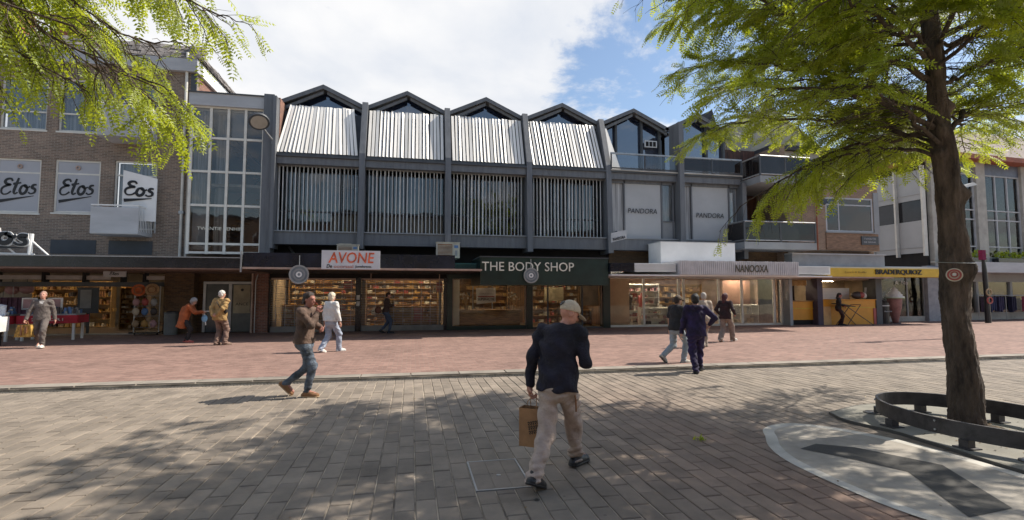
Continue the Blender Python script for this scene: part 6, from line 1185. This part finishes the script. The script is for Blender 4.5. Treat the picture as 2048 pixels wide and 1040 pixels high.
    J = dict(hc=hc, neck=neck, wri=wri, elb=elb, sh=sh, pel=pel, chest=chest, up=up, fw=fw, rt=rt, S=S, HR=HR, HS=HS, knee=knee, ank=ank); X = XF[t.name]; J['W'] = lambda p: X @ Vector(p); return t, J
def strap(t, J, a, b, m, name='strap', r_=.012):
    S = J['S']; P = [np.array(a)*1., np.array(b)*1.]; mb = MB(local=True); pts = [P[0]+(P[1]-P[0])*u+np.array(J['_n'])*.02*math.sin(u*3.14) for u in np.linspace(0, 1, 8)]; mb.tube(pts, r_, m, 6); mb.build(name, t)
c_navy = cloth('navy_black_jacket', (.010, .009, .020), .4, vs_=4); c_beige = cloth('pale_stone_trousers', (.44, .345, .29), .10); c_cap = cloth('stone_cap', (.50, .42, .31), .08)
p, J = person('elderly man from behind in stone cap, black jacket and beige trousers with paper bag', (1.38, 4.68, 0), 42, 1.78,
    dict(lean=.09, pz=.855, twist=.10, hyaw=-.75, hpitch=-.52, hunch=.045, footL=(-.02, -.43, .150, -.05, .42), footR=(.01, .40, .095, .15, .02), handL=(-.30, .00, .83), elbL=(-.4, -1, 0), handR=(.15, .30, 1.08), elbR=(.45, -.6, -1), hdirR=(-.4, 1, .25), curlL=1.0, curlR=.7, hdirL=(0, .1, -1), palmL=(1, .3, 0)),
    dict(top=c_navy, trousers=c_beige, shoes=M['plastic_black'], cap=c_cap, skin=mat('weathered_skin', (.50, .24, .17), .55, var=.1, vs_=14), bulk=1.0, jbulk=1.03, tbulk=1.22, hem=.05, wr=2.0, shw=1.04), vox=.0072)
W = J['W']; mb = MB(); hw = W(J['wri'][1]+np.array([-.04, .11, .05])); mb.box((-.037, -.075, -.005), (.037, .075, .005), M['plastic_black']); o = mb.build('mobile_phone', None, label='dark mobile phone in the right hand of the man in the stone cap', cat='phone'); o.location = hw; o.rotation_euler = (R(30), R(-20), R(-40)); s_ = MB().box((-.034, -.07, .0052), (.034, .07, .006), mat('phone_glass', (.02, .02, .03), .05)).build('phone_screen', o)
MB(local=True).ring(tuple(J['hc']+J['HR']@np.array([.0, -.122, .055])*J['HS']), tuple(J['HR']@np.array([0, -1, .3])), .030, .02, .006, M['ink'], 18).build('cap_opening', p)
mb = MB(local=True); q0 = J['pel']+np.array([.160, .02, -.12]); mb.tube([q0+np.array([0, 0, .10]), q0+np.array([.02, .0, .0]), q0+np.array([.01, .03, -.12])], .008, gc[1], 6); mb.build('hanging_cord', p)
# paper bag in the left hand
hb = W(J['wri'][-1]+np.array([0.02, .01, -.11])); t = thing('paper_bag', 'brown kraft paper bag with black printed emblem held by the man in the stone cap', 'bag', (hb.x+.01, hb.y-.02, hb.z-.47), R(-34))
mb = MB(local=True); w_, d_, h_ = .125, .068, .365
mb.hexa([(-w_, -d_, 0), (w_, -d_, 0), (w_, d_, 0), (-w_, d_, 0)], [(-w_*1.0, -d_*.96, h_), (w_*1.0, -d_*.96, h_), (w_*1.0, d_*.96, h_), (-w_*1.0, d_*.96, h_)], M['kraft']); mb.f = mb.f[:1]+mb.f[2:]; mb.m = mb.m[1:]; mb.build('bag_body', t)
MB(local=True).box((-w_+.004, -d_+.004, h_-.06), (w_-.004, d_-.004, h_-.055), M['dark']).build('shaded_inside', t)
for sy in (-1, 1): MB(local=True).tube([(-.05, sy*d_*.95, h_-.03), (-.045, sy*d_*.6, h_+.06), (-.01, 0, h_+.105), (.03, 0, h_+.1), (.05, sy*d_*.6, h_+.05), (.05, sy*d_*.95, h_-.03)], .004, M['kraft'], 6).build('handle', t)
mb = MB(local=True)
def stroke(pts, w0):
    P = spline(pts, 5)
    for i in range(len(P)-1):
        a, b = P[i], P[i+1]; d = b-a; d = d/(np.linalg.norm(d)+1e-9); nn = np.array([-d[1], d[0]])*w0; mb.add([(a[0]-nn[0], -d_-.0015, a[1]-nn[1]), (b[0]-nn[0], -d_-.0015, b[1]-nn[1]), (b[0]+nn[0], -d_-.0015, b[1]+nn[1]), (a[0]+nn[0], -d_-.0015, a[1]+nn[1])], [(0, 1, 2, 3)], M['ink'])
for k in range(3):
    for j in range(5): x0, z0 = -.035+j*.024+k*.006, .225-k*.042+.006*j; stroke([(x0, z0), (x0+.012, z0+.012), (x0+.018, z0-.004), (x0+.006, z0-.014), (x0+.02, z0-.020)], .0036)
mb.build('printed_emblem', t)
# man in the brown hoodie
c_brown = cloth('brown_hoodie', (.115, .070, .050), .3, vs_=5); c_jean = cloth('grey_blue_denim', (.085, .105, .135), .4, vs_=8); h_dark = mat('dark_brown_hair', (.03, .017, .012), .7, bump=.6, bs_=90)
person('man in brown hoodie, jeans and tan boots striding right with a hand at his face', (-1.78, 9.13, 0), 101, 1.80,
    dict(lean=.0, pz=.895, twist=-.15, hyaw=-.25, hpitch=-.18, hunch=.02, footR=(.07, .08, .085, .1, 0), footL=(-.04, -.32, .20, -.1, .75), handR=(.03, .20, 1.36), elbR=(1, -.3, -1), hdirR=(0, .3, 1), handL=(-.12, .22, 1.10), elbL=(-.8, -.2, -1), curlR=.9, curlL=.8),
    dict(top=c_brown, trousers=c_jean, shoes=cloth('tan_boot', (.24, .12, .055)), sole=gc[9], hair=h_dark, hairline=.03, skin=mat('ruddy_skin', (.38, .16, .12), .6, var=.12), hood=True, bulk=1.06, tname='hoodie', hem=.03, wr=1.2), vox=.010)
# woman in white
c_white = cloth('white_jacket', (.62, .61, .58), .06); c_pj = cloth('pale_blue_jeans', (.30, .34, .42), .15)
p, J = person('blonde woman in white jacket and pale jeans walking away just behind the hooded man', (-2.28, 15.22, .045), 40, 1.74,
    dict(pz=.885, lean=.03, footR=(.09, .24, .085, .3, 0), footL=(-.09, -.24, .12, 0, .35), handR=(.29, .08, .84), handL=(-.27, .02, .84)),
    dict(top=c_white, trousers=c_pj, shoes=cloth('white_trainer', (.65, .63, .6)), hair=mat('white_blonde_hair', (.62, .54, .40), .6, bump=.6, bs_=90), hb=1.12, hem=.0, tbulk=1.25, flare=1.15, jbulk=1.12, bulk=1.06))
# the far man at the shutter
c_dk = cloth('black_coat', (.02, .017, .018)); 
p, J = person('man with a round shoulder bag looking down at his phone by the right bar shutter', (-1.04, 21.7, .045), 95, 1.76,
    dict(pz=.885, hpitch=-.3, footR=(.08, .14, .085, 0, 0), footL=(-.06, -.20, .12, 0, .4), handR=(.10, .30, 1.18), handL=(-.08, .30, 1.16), elbR=(1, -.3, -1), elbL=(-1, -.3, -1), curlR=1, curlL=1),
    dict(top=cloth('dark_brown_jacket', (.055, .033, .026)), trousers=cloth('dark_blue_denim', (.055, .075, .12)), shoes=c_dk, hair=h_dark, hairline=.04, wr=1.1))
x, y, z = J['W'](J['pel']+np.array([.2, -.08, .08])); t = thing('shoulder_bag', 'brown round shoulder bag at the back of the man by the right bar shutter', 'bag', (x, y, z)); blob((x-.22, y, z), (.15, .1, .15), cloth('brown_leather', (.12, .05, .03)), 14).build('pouch', t, smooth=True); MB().tube([(x-.2, y, z+.12), J['W'](J['sh'][-1]+np.array([0, 0, .06])), J['W'](J['chest']+np.array([.1, .15, -.05]))], .012, gc[1], 6).build('strap', t)
# man in grey cardigan
c_card = cloth('grey_brown_cardigan', (.13, .11, .098), .2, vs_=10)
p, J = person('man in grey-brown cardigan and white shirt striding towards the camera with a straw bag', (-11.26, 18.17, .045), 165, 1.80,
    dict(pz=.87, lean=-.02, hpitch=.1, footR=(.10, -.28, .15, .1, .5), footL=(-.12, .26, .09, -.1, -.1), handR=(.36, .12, .76), handL=(-.30, -.04, .82), curlR=1),
    dict(top=c_card, trousers=cloth('grey_brown_joggers', (.12, .10, .09)), shoes=cloth('white_trainer2', (.65, .63, .58)), hair=mat('reddish_grey_hair', (.32, .20, .15), .7), hairline=.02, skin=mat('pink_skin', (.52, .27, .2), .55), tname='cardigan', hem=.06, jbulk=1.08, tbulk=1.15))
mb = MB(local=True); c_ = J['chest']; mb.hexa([c_+np.array([-.012, .13, -.02]), c_+np.array([.012, .13, -.02]), c_+np.array([.012, .10, -.02]), c_+np.array([-.012, .10, -.02])], [c_+np.array([-.055, .10, .17]), c_+np.array([.055, .10, .17]), c_+np.array([.055, .06, .17]), c_+np.array([-.055, .06, .17])], c_white); mb.build('shirt_front', p)
x, y, z = J['W'](J['wri'][1]+np.array([0, 0, -.12])); t = thing('straw_bag', 'yellow straw handbag with brown straps carried by the man in the grey-brown cardigan', 'bag', (x, y, z-.42)); sm = cloth('golden_straw', (.45, .27, .06), .3, vs_=12); MB().hexa([(x-.24, y-.08, z-.42), (x+.22, y-.08, z-.42), (x+.22, y+.08, z-.42), (x-.24, y+.08, z-.42)], [(x-.17, y-.06, z-.05), (x+.17, y-.06, z-.05), (x+.17, y+.06, z-.05), (x-.17, y+.06, z-.05)], sm).build('bag_body', t); MB().tube([(x-.09, y, z-.06), (x-.06, y, z+.06), (x+.05, y, z+.06), (x+.09, y, z-.06)], .012, gc[1], 6).build('handle', t); MB().box((x-.07, y-.10, z-.36), (x-.03, y-.075, z-.06), gc[1]).box((x+.04, y-.10, z-.30), (x+.10, y-.075, z-.1), gc[1]).build('strap_trim', t)
# orange coat
c_or = cloth('burnt_orange_coat', (.36, .095, .028), .2, vs_=5)
p, J = person('grey-haired woman in a burnt orange coat bending over a phone beside the entrance door', (-7.5, 19.0, .045), 85, 1.62,
    dict(pz=.86, lean=.30, py=-.10, hunch=.04, hpitch=-.55, footR=(.08, .05, .085, .1, 0), footL=(-.09, -.06, .085, -.1, 0), handR=(.08, .50, 1.12), handL=(-.08, .44, 1.08), elbR=(.6, -1, -1), elbL=(-.6, -1, -1), curlR=1, curlL=1),
    dict(top=c_or, trousers=c_dk, shoes=cloth('coral_trainer', (.5, .12, .09)), hair=mat('wavy_grey_hair', (.32, .30, .29), .8, bump=1, bs_=60), hb=1.16, tname='coat', hem=.33, jbulk=1.16))
x, y, z = J['W'](J['wri'][1]+np.array([-.05, .13, .02])); t = thing('mobile_phone', 'small pale phone held by the woman in the orange coat', 'phone', (x, y, z)); box('casing', (x-.06, y-.04, z-.01), (x+.10, y+.04, z+.01), gc[7], t); box('screen', (x-.05, y-.035, z+.0102), (x+.09, y+.035, z+.012), M['ink'], t)
x, y, z = J['W'](J['wri'][-1]+np.array([-.02, .08, -.03])); t = thing('plastic_bag', 'light blue plastic bag dangling from the hand of the woman in the orange coat', 'bag', (x, y, z-.3)); blob((x, y, z-.17), (.10, .06, .13), cloth('sky_blue_plastic', (.22, .42, .62)), 12).build('pouch', t, smooth=True); MB().tube([(x, y, z), (x, y, z-.06)], .02, gc[7], 6).build('twisted_handle', t); MB().tube([(x+.03, y, z-.28), (x+.05, y, z-.4)], .02, gc[7], 5).build('hanging_tag', t)
# beige jacket man
c_kh = cloth('ochre_tan_jacket', (.36, .225, .085), .15)
p, J = person('white-haired man in ochre jacket from behind, hands clasped behind his back', (-6.1, 17.85, .045), 22, 1.80,
    dict(pz=.90, lean=.02, side=.05, hyaw=-.3, footR=(.16, .06, .085, .4, 0), footL=(-.06, -.04, .085, -.1, 0), handR=(.07, -.20, .96), handL=(-.07, -.22, .94), elbR=(1, -.45, 0), elbL=(-1, -.45, 0), hdirR=(-1, -.1, -.2), hdirL=(1, -.1, -.2), curlR=.8, curlL=.8),
    dict(top=c_kh, trousers=cloth('brown_trousers', (.20, .125, .095), .2), shoes=cloth('brown_shoe', (.18, .12, .09)), hair=mat('white_hair', (.60, .57, .52), .7), hairline=.06, bulk=1.16, jbulk=1.08, tbulk=1.2, flare=1.2, hem=.12, wr=1.4, shw=1.1))
mb = MB(local=True); c_, S = J['chest'], J['S']; mb.tube([c_+np.array([-.07, -.06, .17]), c_+np.array([-.03, -.145, .10]), c_+np.array([.08, -.155, -.05]), c_+np.array([.17, -.09, -.18]), c_+np.array([.18, .0, -.22])], .011, M['ink'], 6); mb.build('cross_strap', p)
x, y, z = J['W'](J['chest']+np.array([.21, -.04, -.2])); t = thing('shoulder_pouch', 'small dark pouch hanging at the right hip of the man in the ochre jacket', 'bag', (x, y, z)); mb = blob((x, y, z), (.06, .05, .09), c_dk, 10); mb.build('pouch', t, smooth=True); box('flap', (x-.05, y-.065, z), (x+.05, y-.045, z+.07), M['ink'], t)
# group on the right
p, J = person('youth in black T-shirt, cap and light blue jeans at the kerb, one heel raised', (6.35, 11.3, .03), 75, 1.72,
    dict(pz=.865, lean=.06, hpitch=-.25, hyaw=-.1, footR=(.09, .14, .085, .1, 0), footL=(-.09, -.34, .20, -.1, .7), handR=(.27, .14, .80), handL=(-.25, .02, .80)),
    dict(top=cloth('black_tshirt', (.018, .018, .022)), sleeve=.3, tname='tshirt', hem=.06, trousers=cloth('light_blue_grey_jeans', (.27, .31, .35), .12), shoes=cloth('grey_trainer', (.38, .36, .32)), hair=h_dark, cap=cloth('mottled_cap', (.14, .10, .07), .6, vs_=30), skin=mat('olive_skin', (.42, .24, .16), .55), jbulk=1.05, tbulk=1.18))
c_pur = cloth('purple_tracksuit', (.020, .011, .060), .35, vs_=4)
p, J = person('person with short black hair in a dark purple tracksuit seen from behind', (6.15, 10.08, .0), 22, 1.77,
    dict(pz=.88, lean=.05, twist=.1, footL=(-.05, -.17, .085, .2, .02), footR=(.10, .26, .10, .5, .1), handR=(.33, .22, 1.02), handL=(-.30, .06, .84), elbR=(1, -.5, -.4), curlR=.8),
    dict(top=c_pur, trousers=c_pur, shoes=cloth('black_boot', (.012, .012, .014)), hair=mat('black_hair', (.012, .01, .01), .6, bump=.6, bs_=90), hood=True, bulk=1.03, jbulk=1.10, tbulk=1.2, hem=.10, wr=1.6, tname='track_jacket'), vox=.010)
x, y, z = J['W'](J['wri'][1]+np.array([0, .09, 0])); MB().box((x-.035, y-.06, z-.006), (x+.035, y+.06, z+.006), M['plastic_black']).build('mobile_phone', None, label='black phone held out by the person in the purple tracksuit', cat='phone')
p, J = person('grey-haired person in a cream knit top mostly hidden behind the purple tracksuit', (8.95, 14.2, .045), 15, 1.74,
    dict(pz=.89, footR=(.1, .2, .09, 0, 0), footL=(-.1, -.2, .11, 0, .3)), dict(top=cloth('cream_knit', (.42, .35, .28), .1), trousers=cloth('light_taupe_trousers', (.36, .31, .26)), shoes=cloth('taupe_shoe', (.25, .2, .16)), hair=mat('silver_hair', (.36, .33, .30), .8)))
p, J = person('woman with long dark red hair, black top and taupe trousers by the pale window shop', (10.67, 15.65, .045), 60, 1.72,
    dict(pz=.875, hyaw=-.2, footR=(.10, .30, .10, .2, -.1), footL=(-.06, -.26, .12, 0, .3), handR=(.27, .16, .98), handL=(-.25, .1, .95)),
    dict(top=cloth('black_maroon_top', (.025, .010, .013), .4), trousers=cloth('taupe_trousers', (.24, .185, .155)), shoes=cloth('white_shoe', (.6, .57, .52)), hair=mat('dark_red_hair', (.07, .012, .018), .6, bump=.6, bs_=90), long=True, hb=1.12, bun=True, hem=.08, jbulk=1.08, tbulk=1.3, flare=1.3))
p, J = person('person in black top and dark brown trousers standing at the orange counter by the trestle', (21.65, 22.15, .045), 140, 1.72,
    dict(pz=.885, hpitch=-.2, footR=(.02, .12, .085, 0, 0), footL=(-.1, 0, .085, 0, 0), handR=(.05, .26, 1.05), handL=(-.2, .2, 1.0), elbR=(1, -.4, -.6)),
    dict(top=c_dk, trousers=cloth('dark_maroon_trousers', (.035, .012, .010)), shoes=c_dk, hair=h_dark, long=True, skin=mat('flushed_skin', (.48, .17, .13), .6)), vox=.013)
# cart and arm at the left edge
t = thing('white_trolley', 'white box trolley with a curved frame cut off by the left frame edge', 'trolley', (-12.75, 18.5, .045)); x0 = -12.75
MB().box((x0-.75, 18.2, .52), (x0+.18, 18.85, .98), M['plastic_white']).build('white_box', t); MB().box((x0-.5, 18.19, .68), (x0+.05, 18.198, .72), gc[5]).build('box_marking', t); MB().tube([(x0-.05, 18.3, .52), (x0-.02, 18.3, .35), (x0-.1, 18.3, .2), (x0-.3, 18.3, .1)], .025, M['steel'], 8).build('curved_leg', t); MB().ring((x0-.35, 18.3, .2), (0, 1, 0), .15, .03, .04, M['plastic_black'], 20).build('wheel', t); MB().ring((x0-.35, 18.75, .2), (0, 1, 0), .15, .03, .04, M['plastic_black'], 20).build('wheel', t)
p, J = person('person in a pale blue-white jacket behind the white trolley at the left frame edge', (-13.0, 18.95, .045), 150, 1.62,
    dict(pz=.86, lean=.15, handR=(.2, .35, .98), handL=(-.1, .32, .98)), dict(top=cloth('pale_blue_white_jacket', (.55, .58, .62), .05), trousers=c_dk, shoes=c_dk, hair=h_dark), vox=.013)
